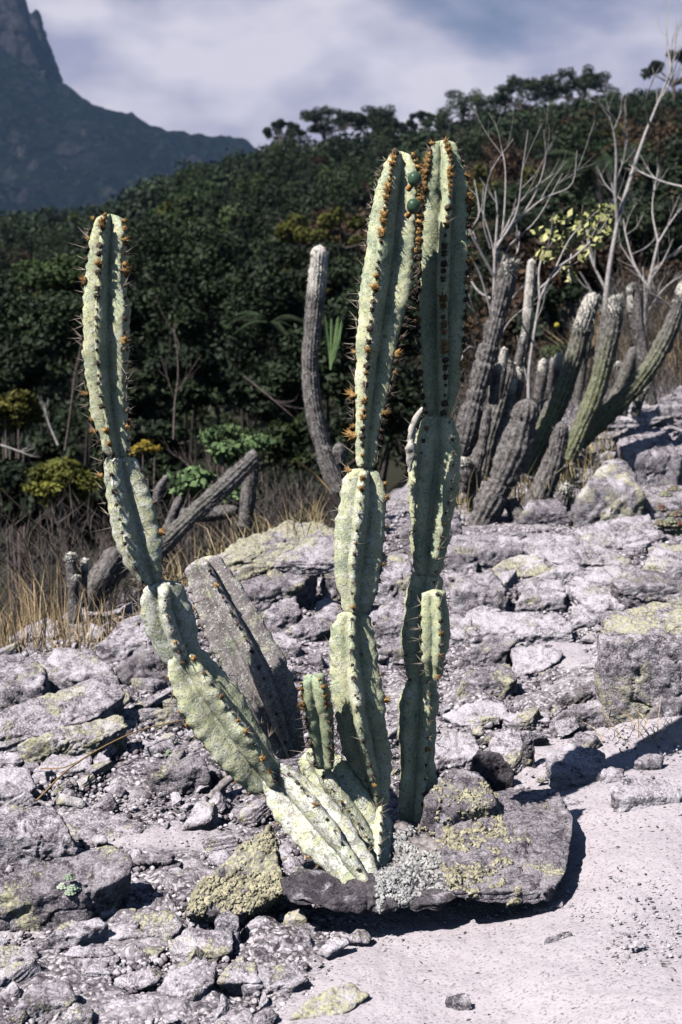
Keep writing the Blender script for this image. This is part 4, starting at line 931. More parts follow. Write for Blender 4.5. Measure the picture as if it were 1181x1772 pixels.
# right cluster
SV = [
 ('tall thick grey cactus with a yellowish-white tuft right of the shaded column', [(800,790,24,7.0),(812,735,25,7.0),(828,675,22,7.0),(845,610,21,7.0),(860,555,20,7.0),(874,500,18,7.0),(886,448,14,7.0)], .09, 0.0, 'tuft', .14),
 ('slender pale cactus standing behind the tall thick grey one', [(888,720,10,8.3),(902,640,10,8.3),(912,570,10,8.3),(917,510,10,8.3),(922,447,9,8.3)], .55, 0.0, 'wool', .03),
 ('green ribbed cactus with a long fuzzy white head, left of the pair', [(908,818,22,7.3),(935,765,21,7.3),(965,705,20,7.3),(990,635,19,7.3),(1008,570,19,7.3),(1030,506,15,7.3)], .22, 0.85, 'tuft', .05),
 ('green ribbed cactus with a creamy white tuft, right of the pair', [(982,795,19,7.2),(1005,745,19,7.2),(1030,685,19,7.2),(1048,620,19,7.2),(1060,565,19,7.2),(1067,510,15,7.2)], .14, 0.85, 'tuft', .05),
 ('grey stem half hidden behind the creamy tufted cactus', [(1030,720,14,7.8),(1038,640,14,7.8),(1050,570,14,7.8),(1058,515,11,7.8)], .25, 0.2, 'wool', .05),
 ('long green ribbed cactus reaching out to the right edge of the picture', [(1000,765,20,7.5),(1045,722,22,7.5),(1095,675,20,7.5),(1135,620,18,7.5),(1165,560,16,7.5),(1190,485,14,7.5)], .1, 0.8, 'wool', .08),
 ('big grey leaning cactus with rough rings in front of the cluster', [(820,928,28,6.7),(850,870,31,6.7),(878,815,31,6.7),(900,755,29,6.7),(916,690,25,6.7)], .05, 0.0, None, .11),
 ('smooth grey cactus stem behind the ringed leaning one', [(905,912,30,7.0),(930,870,28,7.0),(955,810,23,7.0),(968,765,18,7.0),(974,730,14,7.0)], .06, 0.0, None, .06),
 ('low elbow-shaped cactus with a white fluffy head on the rocks', [(884,868,15,6.75),(903,900,16,6.7),(935,918,15,6.7),(965,905,14,6.7),(975,870,15,6.7),(982,836,14,6.7)], .10, 0.0, 'tuft', .05),
 ('dark cactus stem with a curved pale neck far behind the pair', [(1115,640,11,8.6),(1108,590,11,8.6),(1098,545,11,8.6),(1095,505,12,8.6)], .3, 0.0, 'wool', .06),
 ('dark thick stem behind the tall grey cactus', [(832,830,20,7.4),(850,750,20,7.4),(868,690,20,7.4),(882,640,18,7.4),(886,628,15,7.4)], .10, 0.1, 'wool', .1),
 ('pale dry stem close behind the shaded column', [(818,880,14,6.95),(824,820,13,6.95),(838,760,12,6.95),(846,700,11,6.95)], .2, 0.0, None, .12),
 ('short grey bud with pointed white tip, tallest of the small buds', [(862,690,10,7.2),(868,650,11,7.2),(874,600,8,7.2)], .35, 0.0, 'wool', .05),
 ('small grey bud with a rounded tip left of the pointed one', [(855,700,10,7.1),(858,660,11,7.1),(865,628,9,7.1)], .3, 0.0, 'wool', .05),
 ('small white-tipped stem leaning beside the slender pale cactus', [(896,640,9,7.9),(903,605,9,7.9),(909,575,7,7.9)], .35, 0.0, 'wool', .05),
 ('plump fuzzy bud behind the ringed leaning cactus', [(884,700,12,7.5),(895,665,14,7.5),(898,635,10,7.5)], .45, 0.0, 'wool', .05),
 ('fuzzy bud with white round tip between the slender cactus and the pair', [(932,690,11,8.2),(938,655,12,8.2),(942,620,10,8.2)], .4, 0.0, 'wool', .05),
 ('second fuzzy bud right of the round-tipped one', [(950,680,9,8.4),(954,645,9,8.4),(956,617,8,8.4)], .4, 0.0, 'wool', .05),
 ('third and rightmost white-tipped bud in the row behind the pair', [(960,690,9,8.5),(965,650,10,8.5),(969,610,8,8.5)], .4, 0.0, 'wool', .05),
 ('bulging grey stem under the three white-tipped buds', [(925,770,16,8.0),(938,725,16,8.0),(948,690,13,8.0)], .1, 0.0, None, .08),
 ('small dark cactus right of the creamy tufted one', [(1086,680,12,9.0),(1090,645,12,9.0),(1092,612,10,9.0)], .35, 0.0, 'wool', .05),
 ('little bud behind the long green cactus', [(1074,670,8,9.0),(1073,640,9,9.0),(1070,625,7,9.0)], .4, 0.0, 'wool', .05),
 ('thin white-tipped bud high behind the long green cactus', [(1110,610,6,9.4),(1112,580,6,9.4),(1112,556,5,9.4)], .4, 0.0, 'wool', .05),
 ('upright grey stem under the curved pale neck', [(1130,720,14,9.3),(1124,670,13,9.3),(1112,630,11,9.3)], .1, 0.0, None, .05),
 ('leaning stem behind the right end of the cluster', [(1060,700,13,8.8),(1082,650,13,8.8),(1100,600,12,8.8)], .1, 0.2, None, .05),
 ('slim grey stem with a white tip in front of the small buds', [(862,800,10,7.1),(874,740,10,7.1),(884,690,9,7.1),(892,655,8,7.1)], .25, 0.0, 'wool', .06),
 ('slim dark stem leaning right out of the middle of the cluster', [(915,790,11,7.7),(935,740,11,7.7),(955,700,10,7.7),(985,650,9,7.7)], .2, 0.3, 'wool', .05),
 ('thin pale-tipped stem rising between the pair of green cacti', [(1000,700,9,8.2),(1008,640,9,8.2),(1018,590,9,8.2),(1026,560,7,8.2)], .3, 0.1, 'wool', .05),
 ('short pale stem right behind the pair of green cacti', [(1078,720,10,8.4),(1082,690,10,8.4),(1088,665,8,8.4)], .35, 0.0, 'wool', .05),
 ('small bent stem at the foot of the long green cactus', [(1100,720,9,8.3),(1108,690,9,8.3),(1122,665,8,8.3)], .3, 0.2, 'wool', .05),
 ('lowest fuzzy cactus at the foot of the tall grey one', [(800,850,16,6.9),(806,820,17,6.9),(803,790,13,6.9)], .2, 0.0, 'wool', .1),
]
for lab, pts, wt, gr, cap, rg in SV:
    silver(lab, pts, wt, gr, 14 if gr < .5 else 13, cap, rg, group=None)
CR = empty('curved_cactus', P(1112, 640, 8.7), 'curved cane-like cactus arching over behind the pair of green cacti', 'cactus')
silver('', [(1118,615,9,8.5),(1108,560,9,8.5),(1104,515,9,8.5),(1096,495,9,8.5),(1088,510,8,8.5)], .2, 0, parent=CR)
# ------------------------------------------------------------ foliage
def leaf_mat(name, c1, c2, spread=0.25, scale=0.7, trans=0.15):
    m, t, b = newmat(name); oc, wp, rnd = coords(t); n = noise(t, wp, scale, 3, 0.6)
    lv = oattr(t, 'v', 'GEOMETRY').outputs['Fac']
    c = mix(t, lv, c1, c2)
    hs = N(t, 'ShaderNodeHueSaturation'); L(t, c, hs.inputs['Color'])
    L(t, math_(t, 'ADD', 1 - spread, math_(t, 'MULTIPLY', math_(t, 'ADD', rnd, n), spread)), hs.inputs['Value'])
    L(t, math_(t, 'ADD', 0.485, math_(t, 'MULTIPLY', rnd, 0.03)), hs.inputs['Hue'])
    L(t, hs.outputs[0], b.inputs['Base Color']); b.inputs['Roughness'].default_value = 0.6; b.inputs['Specular IOR Level'].default_value = 0.2
    return m
LM = {'dark': leaf_mat('leaves_dark_green', (0.006, 0.011, 0.007), (0.042, 0.062, 0.028), 0.5),
      'mid': leaf_mat('leaves_mid_green', (0.008, 0.018, 0.010), (0.060, 0.090, 0.028), 0.5),
      'brown': leaf_mat('leaves_brown', (0.022, 0.016, 0.012), (0.115, 0.072, 0.042)),
      'olive': leaf_mat('leaves_yellow_green', (0.035, 0.045, 0.010), (0.13, 0.13, 0.028)),
      'fresh': leaf_mat('leaves_fresh_green', (0.06, 0.12, 0.05), (0.22, 0.33, 0.14)),
      'grey': leaf_mat('leaves_dry_grey', (0.035, 0.030, 0.030), (0.14, 0.12, 0.11)),
      'pale': leaf_mat('leaves_pale_yellow', (0.30, 0.32, 0.12), (0.66, 0.62, 0.30)),
      'gold': leaf_mat('leaves_orange_yellow', (0.16, 0.11, 0.015), (0.34, 0.25, 0.04)),
      'bush': leaf_mat('leaves_yellow_bush', (0.035, 0.040, 0.008), (0.20, 0.19, 0.035))}
BARK = simple('tree_bark', (0.05, 0.042, 0.038), (0.16, 0.14, 0.13), 12, 0.9, 0.4, 0.2, 0.02)
PBARK = simple('pale_bark', (0.30, 0.27, 0.27), (0.64, 0.60, 0.60), 40, 0.9, 0.3, 0.1, 0.004)
DBARK = simple('twig_bark', (0.07, 0.05, 0.05), (0.22, 0.18, 0.17), 40, 0.9, 0.2, 0.2, 0.004)
def leaf_cloud(n, clumps, size, rnd, flat=0.4, aspect=0.5):
    """clumps: (centre, radii); leaves are small folded quads spread through each clump's outer part"""
    w = np.array([c[1][0] * c[1][1] * c[1][2] for c in clumps]) ** (2 / 3.); w /= w.sum(); k = rnd.choice(len(clumps), n, p=w)
    C = np.array([c[0] for c in clumps])[k]; Rr = np.array([c[1] for c in clumps])[k]
    d = rnd.normal(0, 1, (n, 3)); d /= np.linalg.norm(d, axis=1)[:, None]; r = rnd.uniform(0.25, 1.0, n) ** 0.5
    p = C + d * Rr * r[:, None]; p += rnd.normal(0, 0.06, (n, 3)) * Rr
    nrm = d * 0.7 + rnd.normal(0, 0.7, (n, 3)) + [0, 0, flat]; nrm /= np.linalg.norm(nrm, axis=1)[:, None]
    t1 = np.cross(nrm, rnd.normal(0, 1, (n, 3))); t1 /= np.linalg.norm(t1, axis=1)[:, None]; t2 = np.cross(nrm, t1)
    s = size * rnd.uniform(0.6, 1.3, n)[:, None]
    V = np.stack([p - t1 * s, p + t2 * s * aspect - nrm * s * .1, p + t1 * s, p - t2 * s * aspect - nrm * s * .1], 1).reshape(-1, 3)
    i = np.arange(n)[:, None] * 4; F = np.concatenate([i + [[0, 1, 2]], i + [[0, 2, 3]]])
    tone = np.clip(rnd.rand(n) * 0.45 + 0.6 * rnd.rand(len(clumps))[k] ** 1.5, 0, 1)
    return V, F, np.repeat(tone, 4)
def crown_mesh(name, mat, seed, Rx, Rz, n_cl, n_leaf, leaf, umb=False):
    rd = np.random.RandomState(seed); cl = []
    for i in range(int(n_cl * (1.8 if umb else 1.3))):
        a = rd.rand() * 6.283; rr_ = Rx * rd.rand() ** 0.5 * 0.85
        if umb: z = Rz * (0.75 + 0.25 * rd.rand()) - 0.25 * Rz * (rr_ / Rx) ** 2; rad = (Rx * rd.uniform(.10, .24), Rx * rd.uniform(.10, .24), Rz * rd.uniform(.06, .13))
        else: z = Rz * (0.15 + 0.8 * rd.rand()) * (1 - 0.5 * (rr_ / Rx) ** 2); rad = (Rx * rd.uniform(.16, .34), Rx * rd.uniform(.16, .34), Rz * rd.uniform(.09, .19))
        cl.append((np.array([math.cos(a) * rr_, math.sin(a) * rr_, z]), np.array(rad)))
    V, F, tn = leaf_cloud(n_leaf, cl, leaf, rd)
    return mesh(name, V, F, mat, smooth=False, attrs={'v': tn}), cl
def trunk_mesh(name, mat, cl, h, r, seed, z0=0.0):
    rd = np.random.RandomState(seed); mb = MB(); top = np.array([rd.normal(0, .2), rd.normal(0, .2), h * 0.55])
    tube(mb, [[0, 0, -0.6], [rd.normal(0, .1), 0, h * .25], top], [r, r * .8, r * .6], 6, 7)
    for c, rad in cl[:9]: tube(mb, [top * rd.uniform(.7, 1), (top + c) / 2 + [0, 0, -.1 * h * rd.rand()], c], [r * .5, r * .3, r * .12], 4, 5)
    return mesh(name, np.concatenate(mb.V), mb.tris(), mat)
kinds = []
for i, (mk, Rx, Rz, ncl, nl, lf, umb) in enumerate([
    ('dark', 2.6, 3.8, 16, 6000, .085, 0), ('dark', 2.2, 4.4, 16, 6000, .085, 0), ('mid', 2.5, 3.6, 14, 5600, .09, 0), ('dark', 3.0, 3.6, 15, 5600, .09, 1),
    ('brown', 2.3, 3.6, 14, 4200, .095, 0), ('olive', 2.6, 3.2, 10, 3400, .11, 1), ('mid', 2.2, 4.2, 12, 4200, .10, 0), ('brown', 2.6, 3.4, 11, 3200, .10, 0), ('dark', 2.0, 3.0, 9, 3400, .10, 1)]):
    cmesh, cl = crown_mesh('crown', LM[mk], i + 20, Rx, Rz, ncl, nl, lf, umb); tmesh = trunk_mesh('trunk', BARK, cl, Rz, 0.13, i)
    kinds.append((mk, cmesh, tmesh, Rx))
def place_tree(kind, loc, sc, label, group, rot=None, zs=1.0, name='forest_tree'):
    mk, cm, tm, Rx = kinds[kind]
    r_ = empty(name, loc, label, 'tree', group)
    for nm, me in (('crown', cm), ('trunk', tm)):
        o = bpy.data.objects.new(nm, me); o.parent = r_; COL.objects.link(o); ORG[o.name] = ORG[r_.name]
    r_.scale = (sc, sc, sc * zs); r_.rotation_euler = (0, 0, random.random() * 6.28 if rot is None else rot); return r_
LBL = {'dark': 'dark green tree in the dense forest on the slope', 'mid': 'mid green tree in the dense forest on the slope',
       'brown': 'brownish dry-season tree in the forest on the slope', 'olive': 'yellow-green flat-crowned tree in the forest on the slope'}
rd = np.random.RandomState(11); placed = []; cnt = 0
ybands = []
for _ in range(16000):
    if cnt >= 285: break
    y = 17 + 125 * rd.rand() ** 1.25; u = rd.uniform(-.275, .275); x = u * y
    rmin = 2.6 + y * 0.010
    if any((x - a) ** 2 + ((y - b) * 0.8) ** 2 < (rmin) ** 2 for a, b in placed): continue
    placed.append((x, y)); z = float(terr(x, y))
    pb = 0.72 if u > 0.03 else 0.18; q = rd.rand()
    kd = rd.choice([4, 7]) if q < pb * 0.62 else 5 if q > 0.955 else rd.choice([0, 1, 2, 3, 6, 0, 1, 8])
    if y < 30 and u > 0.1: kd = rd.choice([4, 0, 1, 7])
    mk = kinds[kd][0]; sc = rd.uniform(.75, 1.1) * (0.62 if y < 26 else 0.85 if y < 40 else 1.0)
    ppx = 590.5 + 2461 * u
    zone = 'behind the left arm' if ppx < 260 else 'left of the thin grey cactus' if ppx < 520 else 'behind the middle stem' if ppx < 760 else 'above the woolly cactus cluster' if ppx < 1000 else 'behind the bare trees at right'
    hz = 'at the foot of the slope' if y < 32 else 'midway up the slope' if y < 75 else 'high on the slope'
    place_tree(kd, (x, y, z - .2), sc, {'dark': 'dark green tree', 'mid': 'lighter green tree', 'brown': 'brownish tree', 'olive': 'yellow-green tree'}[mk] + ' ' + hz + ' ' + zone, {'dark': 'dark green forest trees', 'mid': 'mid green forest trees', 'brown': 'brownish forest trees', 'olive': 'yellow-green forest trees'}[mk]); cnt += 1
# far canopy beyond the counted trees, one mass
mb_V = []; mb_F = []; mb_A = []; nn = 0
for _ in range(420):
    y = rd.uniform(100, 185); u = rd.uniform(-.34, .34); x = u * y; z = float(terr(x, y))
    s_ = rd.uniform(1.6, 2.6); cl = [(np.array([x + rd.normal(0, s_ * .6), y + rd.normal(0, s_ * .6), z + rd.uniform(.8, 2.9)]), np.array([s_ * .6, s_ * .6, s_ * .4])) for _k in range(5)]
    V, F, tn = leaf_cloud(420, cl, .24, rd); mb_V.append(V); mb_F.append(F + nn); nn += len(V); mb_A.append(tn)
obj('distant_forest', np.concatenate(mb_V), np.concatenate(mb_F), LM['dark'], smooth=False, attrs={'v': np.concatenate(mb_A)}, label='far part of the dark forest covering the ridge below the clouds', cat='forest', kind='stuff')
# skyline trees one can pick out
def at_top(px, py_top, Y, h):
    p = P(px, py_top, Y); return (p[0], p[1], p[2] - h)
SKY = [(488, 212, 150, 8, .95, 'small flat-topped tree standing out at the left end of the ridge'),
       (566, 192, 150, 3, 1.0, 'umbrella tree with visible trunk on the skyline above the thin grey cactus'),
       (640, 192, 150, 3, 1.05, 'broad tree on the skyline just left of the middle stem'),
       (672, 188, 152, 6, .95, 'leafy tree touching the middle stem on the skyline'),
       (735, 197, 150, 8, .9, 'low tree on the skyline just above the cactus tops'),
       (803, 150, 145, 2, 1.0, 'round lone tree on the skyline right of the cactus tops'),
       (850, 168, 145, 0, .9, 'dark bushy tree right of the round skyline tree'),
       (912, 140, 142, 3, 1.1, 'large dark dome-shaped tree on the ridge right of centre'),
       (1000, 126, 142, 3, 1.15, 'highest umbrella-shaped tree on the ridge'),
       (1062, 158, 140, 6, .9, 'green leafy tree on the ridge left of the tall bare tree'),
       (1120, 150, 138, 0, 1.0, 'dark tree on the ridge behind the tall bare tree'),
       (1172, 95, 120, 8, 1.1, 'loose-crowned tree at the right edge of the skyline')]
for px, py, Y, kd, sc, lab in SKY:
    sc *= 1.35
    h = {8: 2.9, 3: 3.5, 6: 4.0, 2: 3.5, 0: 3.7}[kd] * sc; place_tree(kd, at_top(px, py, Y, h), sc, lab, None, name='skyline_tree')
# picked out crowns lower down
place_tree(5, at_top(585, 372, 40, 2.0), .72, 'yellow-green layered tree behind the thin grey cactus', None, rot=1.0, zs=.9, name='layered_tree')
place_tree(5, at_top(500, 420, 38, 2.0), .62, 'smaller yellow-green layered tree left of the thin grey cactus', None, rot=3.0, zs=.8, name='layered_tree')
place_tree(5, at_top(340, 325, 70, 2.8), .85, 'yellow-green crown high on the slope right of the left arm', None, rot=.4, zs=.8, name='layered_tree')

# nearer understorey
def bush(name, label, px, py, Y, rx, ry, mk, n, leaf, ncl=12, stems=9, group=None, cat='bush', bark=None, drop=None, aspect=.5, seed=None, flat=.4):
    """centre pixel, half sizes in pixels; stands on the ground below"""
    rd = np.random.RandomState(seed if seed is not None else int(px * 7 + py)); c = P(px, py, Y); sx = rx / 2461. * Y; sz = ry / 2461. * Y
    g = float(terr(c[0], Y)); root = empty(name, (c[0], Y, g), label, cat, group); cl = []
    for i in range(ncl):
        d = rd.normal(0, 1, 3); d /= np.linalg.norm(d); d *= rd.rand() ** .4 * .8
        cl.append((c + d * [sx, sx * .8, sz], np.array([sx, sx, sz * .8]) * rd.uniform(.2, .42)))
    V, F, tn = leaf_cloud(n, cl, leaf, rd, flat, aspect); obj('foliage', V, F, LM[mk], root, smooth=False, attrs={'v': tn})
    mb = MB(); b0 = np.array([c[0], Y, g - .1])
    for i in range(stems):
        e = cl[i % ncl][0] + rd.normal(0, .05 * sx, 3); m_ = (b0 + e) / 2 + rd.normal(0, .12 * sx, 3); tube(mb, [b0 + rd.normal(0, .05 * sx, 3), m_, e], [.006 * Y * .25, .004 * Y * .25, .002 * Y * .25], 4, 8)
    mb.build('stems', bark or DBARK, root); return root
bush('leafy_bush', 'bright green palmate-leaved bush behind the slanting cactus log', 395, 770, 9.5, 75, 42, 'fresh', 1500, .026, 20, cat='bush', aspect=.6)
bush('leafy_bush', 'lower fresh green bush right of the left arm', 330, 835, 9.0, 55, 32, 'fresh', 520, .032, 10, aspect=.6)
bush('leafy_bush', 'small fresh green shrub under the slanting log', 410, 862, 8.6, 45, 25, 'fresh', 300, .03, 8, aspect=.6)
bush('leafy_bush', 'dark green round bush left of the thin grey cactus', 495, 770, 10.5, 60, 60, 'mid', 1700, .045, 14)
bush('yellow_bush', 'yellow-green bush at the left edge of the picture', 25, 715, 12, 62, 42, 'bush', 5200, .026, 26)
bush('yellow_bush', 'yellow-green bush directly behind the lower left arm', 105, 838, 10.5, 78, 44, 'bush', 6000, .024, 30)
bush('orange_bush', 'small orange-leaved shrub just right of the left arm joint', 248, 778, 10, 32, 18, 'gold', 700, .022, 9)
# dark thicket filling the valley edge
KBARK = simple('shaded_bark', (0.02, 0.017, 0.016), (0.07, 0.06, 0.055), 20, 0.9, 0.2)  # twig bark darkened to paint in the shade inside the thicket
k_ = 0
TH = 'dark shrub in the thicket at the foot of the forest'
THZ = lambda px: 'behind the left arm' if px < 260 else 'left of the thin grey cactus' if px < 540 else 'behind the middle stem'
for px, py, Y, rx, ry, mk in [(60,560,17,110,90,'dark'),(190,560,18,90,110,'dark'),(330,520,18,110,110,'dark'),(450,560,17,90,120,'dark'),(120,480,20,110,60,'mid'),(300,440,21,120,60,'dark'),(560,600,16,90,110,'dark'),(650,560,18,90,120,'dark'),
    (730,520,18,90,110,'dark'),(20,640,15,90,70,'dark'),(210,690,14,90,70,'dark'),(330,660,14,90,70,'dark'),(60,800,13,110,50,'dark'),(470,680,13,70,60,'dark'),(640,700,13,90,90,'dark'),(250,760,12,90,50,'dark'),(560,480,20,100,70,'dark'),(20,860,11,90,60,'dark'),(150,890,11,90,50,'dark'),(270,850,11.5,80,60,'dark'),(400,900,11.5,90,50,'dark'),(530,850,12,80,60,'dark')]:
    bush('thicket_shrub', ('dark low shrub ' if py > 740 else 'dark tall shrub high ' if py < 500 else 'dark shrub midway up ') + 'in the thicket ' + THZ(px) if mk == 'dark' else 'slightly lighter green shrub high in the thicket on the left', px, py, Y, rx, ry, mk, 6500, .038, 24, 3, group='dark thicket shrubs' if mk == 'dark' else None, cat='shrub', bark=KBARK)
for px, py, Y, rx, ry, mk, lb in [(860,600,14,90,90,'brown','reddish-brown shrub behind the tall thick grey cactus'),(960,560,15,80,100,'dark','dark shrub behind the slender pale cactus'),(1080,560,14,80,90,'grey','greyish dry shrub behind the creamy tufted cactus'),
    (1160,600,13,60,60,'grey','dry grey shrub at the right edge behind the long green cactus'),(1000,480,18,110,80,'brown','brown shrub above the white woolly heads'),(1130,420,20,90,80,'dark','dark shrub behind the tangled bare twigs at right'),(880,440,22,90,80,'dark','dark shrub behind the bare fan-shaped shrub'),
    (900,700,12,90,50,'grey','low dry shrub between the cactus cluster and the forest'),(1130,500,17,70,60,'brown','brown shrub among the bare twigs at right'),(980,620,11,50,35,'mid','small green shrub with an orange flower behind the cluster')]:
    bush('shrub', lb, px, py, Y, rx, ry, mk, 3600 if mk != 'grey' else 2400, .045 if Y > 13 else .032, 14, 10, cat='shrub')
V, F = ico(2); c = P(965, 563, 10.8); obj('orange_flower', c + V * .022, F, LM['gold'], label='single orange-red flower on the small green shrub behind the cluster', cat='flower', attrs={'v': np.ones(len(V))})
# dry grey scrub (twiggy, uncountable)
def scrub(name, label, boxes, n, mat, l, w, cat='scrub', lean=.5):
    V = []; F = []; A = []; k = 0
    for _ in range(n):
        b = random.choice(boxes); px = random.uniform(b[0], b[1]); Y = random.uniform(b[4], b[5]); x = (px - 590.5) / 2461 * Y
        g = float(terr(x, Y)); ztop = P(px, random.uniform(b[2], b[3]), Y)[2]; z = g + max(0, ztop - g) * random.random()
        p = np.array([x, Y, z]); v = np.array([random.gauss(0, lean), random.gauss(0, lean), random.uniform(.2, 1)]); v /= np.linalg.norm(v); ll = l * random.uniform(.5, 1.4)
        s_ = np.array([1, 0, 0]) * w * Y / 8; V += [p - s_, p + s_, p + v * ll]; F.append([k, k + 1, k + 2]); A += [random.random()] * 3; k += 3
    return obj(name, V, np.array(F), mat, smooth=False, attrs={'v': A}, label=label, cat=cat, kind='stuff')
scrub('dry_scrub', 'grey leafless scrub between the rocks and the dark thicket on the left', [(-40,250,860,950,6.2,9.5),(260,520,850,900,7.5,10),(440,600,820,880,8,10)], 9000, LM['grey'], .16, .0022)
scrub('dry_scrub', 'grey leafless scrub behind the woolly cactus cluster on the right', [(780,1181,600,700,9,13),(1050,1200,470,600,11,14)], 9000, LM['grey'], .22, .0018)
# dry grass
GRASS = leaf_mat('dry_grass_blades', (0.36, 0.24, 0.12), (0.78, 0.62, 0.38))
def grass(name, label, boxes, n, hmin, hmax, w=.0022, lean=.25, kind='stuff', cat='grass', mat=None):
    V = []; F = []; A = []; k = 0
    for _ in range(n):
        b = random.choice(boxes); px = random.uniform(b[0], b[1]); py = random.uniform(b[2], b[3]); Y = random.uniform(b[4], b[5]) if len(b) > 4 else None
        if Y is None: h = hit(px, py); x, Y = h[0], h[1]
        else: x = (px - 590.5) / 2461 * Y
        g = float(terr(x, Y)); h = random.uniform(hmin, hmax) * (0.4 + 0.6 * random.random()); dx, dy = random.gauss(0, lean) * h, random.gauss(0, lean) * h
        ww = w * random.uniform(.6, 1.2) * Y / 5
        c0 = np.array([x, Y, g - .01]); c1 = c0 + [dx * .35, dy * .35, h * .6]; c2 = c0 + [dx, dy, h * (1 - .25 * random.random())]; s_ = np.array([ww, ww * .4, 0])
        V += [c0 - s_, c0 + s_, c1 + s_ * .7, c1 - s_ * .7, c2]; F += [[k, k + 1, k + 2], [k, k + 2, k + 3], [k + 3, k + 2, k + 4]]; A += [random.random()] * 5; k += 5
    return obj(name, V, np.array(F), mat or GRASS, smooth=False, attrs={'v': A}, label=label, cat=cat, kind=kind)
grass('dry_grass', 'straw-coloured dry grass at the left edge behind the rocks', [(-40,110,1055,1090,5.0,5.7),(-40,190,1060,1090,4.9,5.6)], 420, .12, .46, .0015)
grass('dry_grass', 'brown tangled grass among the rocks on the left', [(0,250,1070,1135)], 800, .05, .13, .0016, .7)
grass('dry_grass', 'dry grass around the grey stumps behind the left arm', [(250,560,900,960,6.2,7.4)], 1500, .10, .42, .0018, .35)
grass('dry_grass', 'tan dry grass on the slope behind the rocks at the right edge', [(1000,1260,640,720,11,15)], 3000, .2, .7, .002, .3)
grass('dry_grass', 'straw between the stems of the woolly cactus cluster', [(780,1080,700,880,6.8,8.6)], 1100, .08, .35, .0014, .35)
grass('dry_grass', 'thin brown grass blades lying on the white sand at the right', [(1050,1200,1250,1290)], 60, .05, .14, .0022, 1.3)
def stalk(label, pts, r=.0025, mat=None, name='dry_stalk', cat='stalk'):
    mb = MB(); tube(mb, [P(*p) for p in pts], [r, r * .9, r * .5], 6, 24); return mb.build(name, mat or GRASS, label=label, cat=cat)
stalk('long thin tan stalk lying across the rocks on the left', [(62,1386,3.55),(130,1322,3.72),(230,1268,3.92),(325,1244,4.02)], .0028)
stalk('short tan stalk crossing the long one on the left rocks', [(70,1330,3.8),(110,1328,3.75),(150,1310,3.82)], .002)
stalk('arching brown grass stem at the left edge', [(0,845,4.6),(60,905,4.7),(110,975,4.8)], .003)
stalk('second arching stem at the left edge under the first', [(-5,870,4.6),(40,935,4.7),(60,1010,4.8)], .0025)
stalk('tan stalk leaning against the thin grey cactus', [(510,797,6.2),(545,822,6.3),(572,850,6.3)], .006)
stalk('dark thin stick lying on the sand near the big boulder', [(1012,1296,4.0),(1050,1275,4.1),(1090,1252,4.2)], .0022, DBARK)
stalk('brown thorn twig crossing the cave mouth', [(560,1225+0,3.9),(590,1150,3.9),(600,1100,3.9)], .0012, DBARK)
# dead sticks
for lab, pts, r in [('grey weathered stick lying below the dark block on the left', [(362,1392,3.62),(390,1362,3.68),(425,1338,3.74)], .014),
                    ('second grey stick resting behind the first one', [(372,1372,3.72),(400,1350,3.76),(430,1330,3.8)], .009)]:
    mb = MB(); tube(mb, [P(*p) + [0, 0, .012] for p in pts], [r, r * .8, r * .5], 9, 16); V = np.concatenate(mb.V); V += fbm(V * 60, 3)[:, None] * .003; mb.V = [V]; mb.F = [mb.tris()]; mb.A = [np.zeros(len(V))]
    o = obj('dead_stick', V, mb.F[0], WOOD, label=lab, cat='stick')
# ------------------------------------------------------------ bare shrubs and trees, drawn branch by branch
def branches(mb, pts, r0, r1, depth=0, tw=3, spread=.35, a=None):
    pts = np.array(pts, float); path = catmull(pts, 14); tube(mb, path, np.linspace(r0, r1, 14), 6)
    if depth <= 0: return
    ln = np.linalg.norm(pts[-1] - pts[0])
    for i in range(tw):
        k = random.randint(4, 12); p = path[k]; d = path[min(k + 1, 13)] - path[k - 1]; d /= np.linalg.norm(d)
        v = d + rng.normal(0, spread, 3) * [1.3, .8, .8] + [0, 0, .15]; v /= np.linalg.norm(v); l = ln * random.uniform(.25, .5)
        rk = (r0 + (r1 - r0) * k / 13) * .55
        q = p + v * l * .5 + rng.normal(0, .04 * l, 3); e = p + v * l + rng.normal(0, .08 * l, 3) + [0, 0, .1 * l]
        branches(mb, [p, q, e], rk, rk * .4, depth - 1, tw, spread)
def bare(name, label, Y, lines, mat, depth=1, tw=3, cat='shrub', jit=.25, extra=None, spread=.35):
    px, py = lines[0][0][0]; p0 = P(px, py, Y); root = empty(name, p0, label, cat); mb = MB()
    for pts, r0, r1 in lines:
        ph = random.uniform(-jit, jit); n = len(pts)
        pp_ = [P(a, b, Y + (ph * i / max(1, n - 1) if pts[0] != lines[0][0][0] else 0)) for i, (a, b) in enumerate(pts)]
        branches(mb, pp_, r0 * .75 * Y / 2461, r1 * .6 * Y / 2461, depth, tw, spread)
    mb.build('branches', mat, root, origin=p0); return root
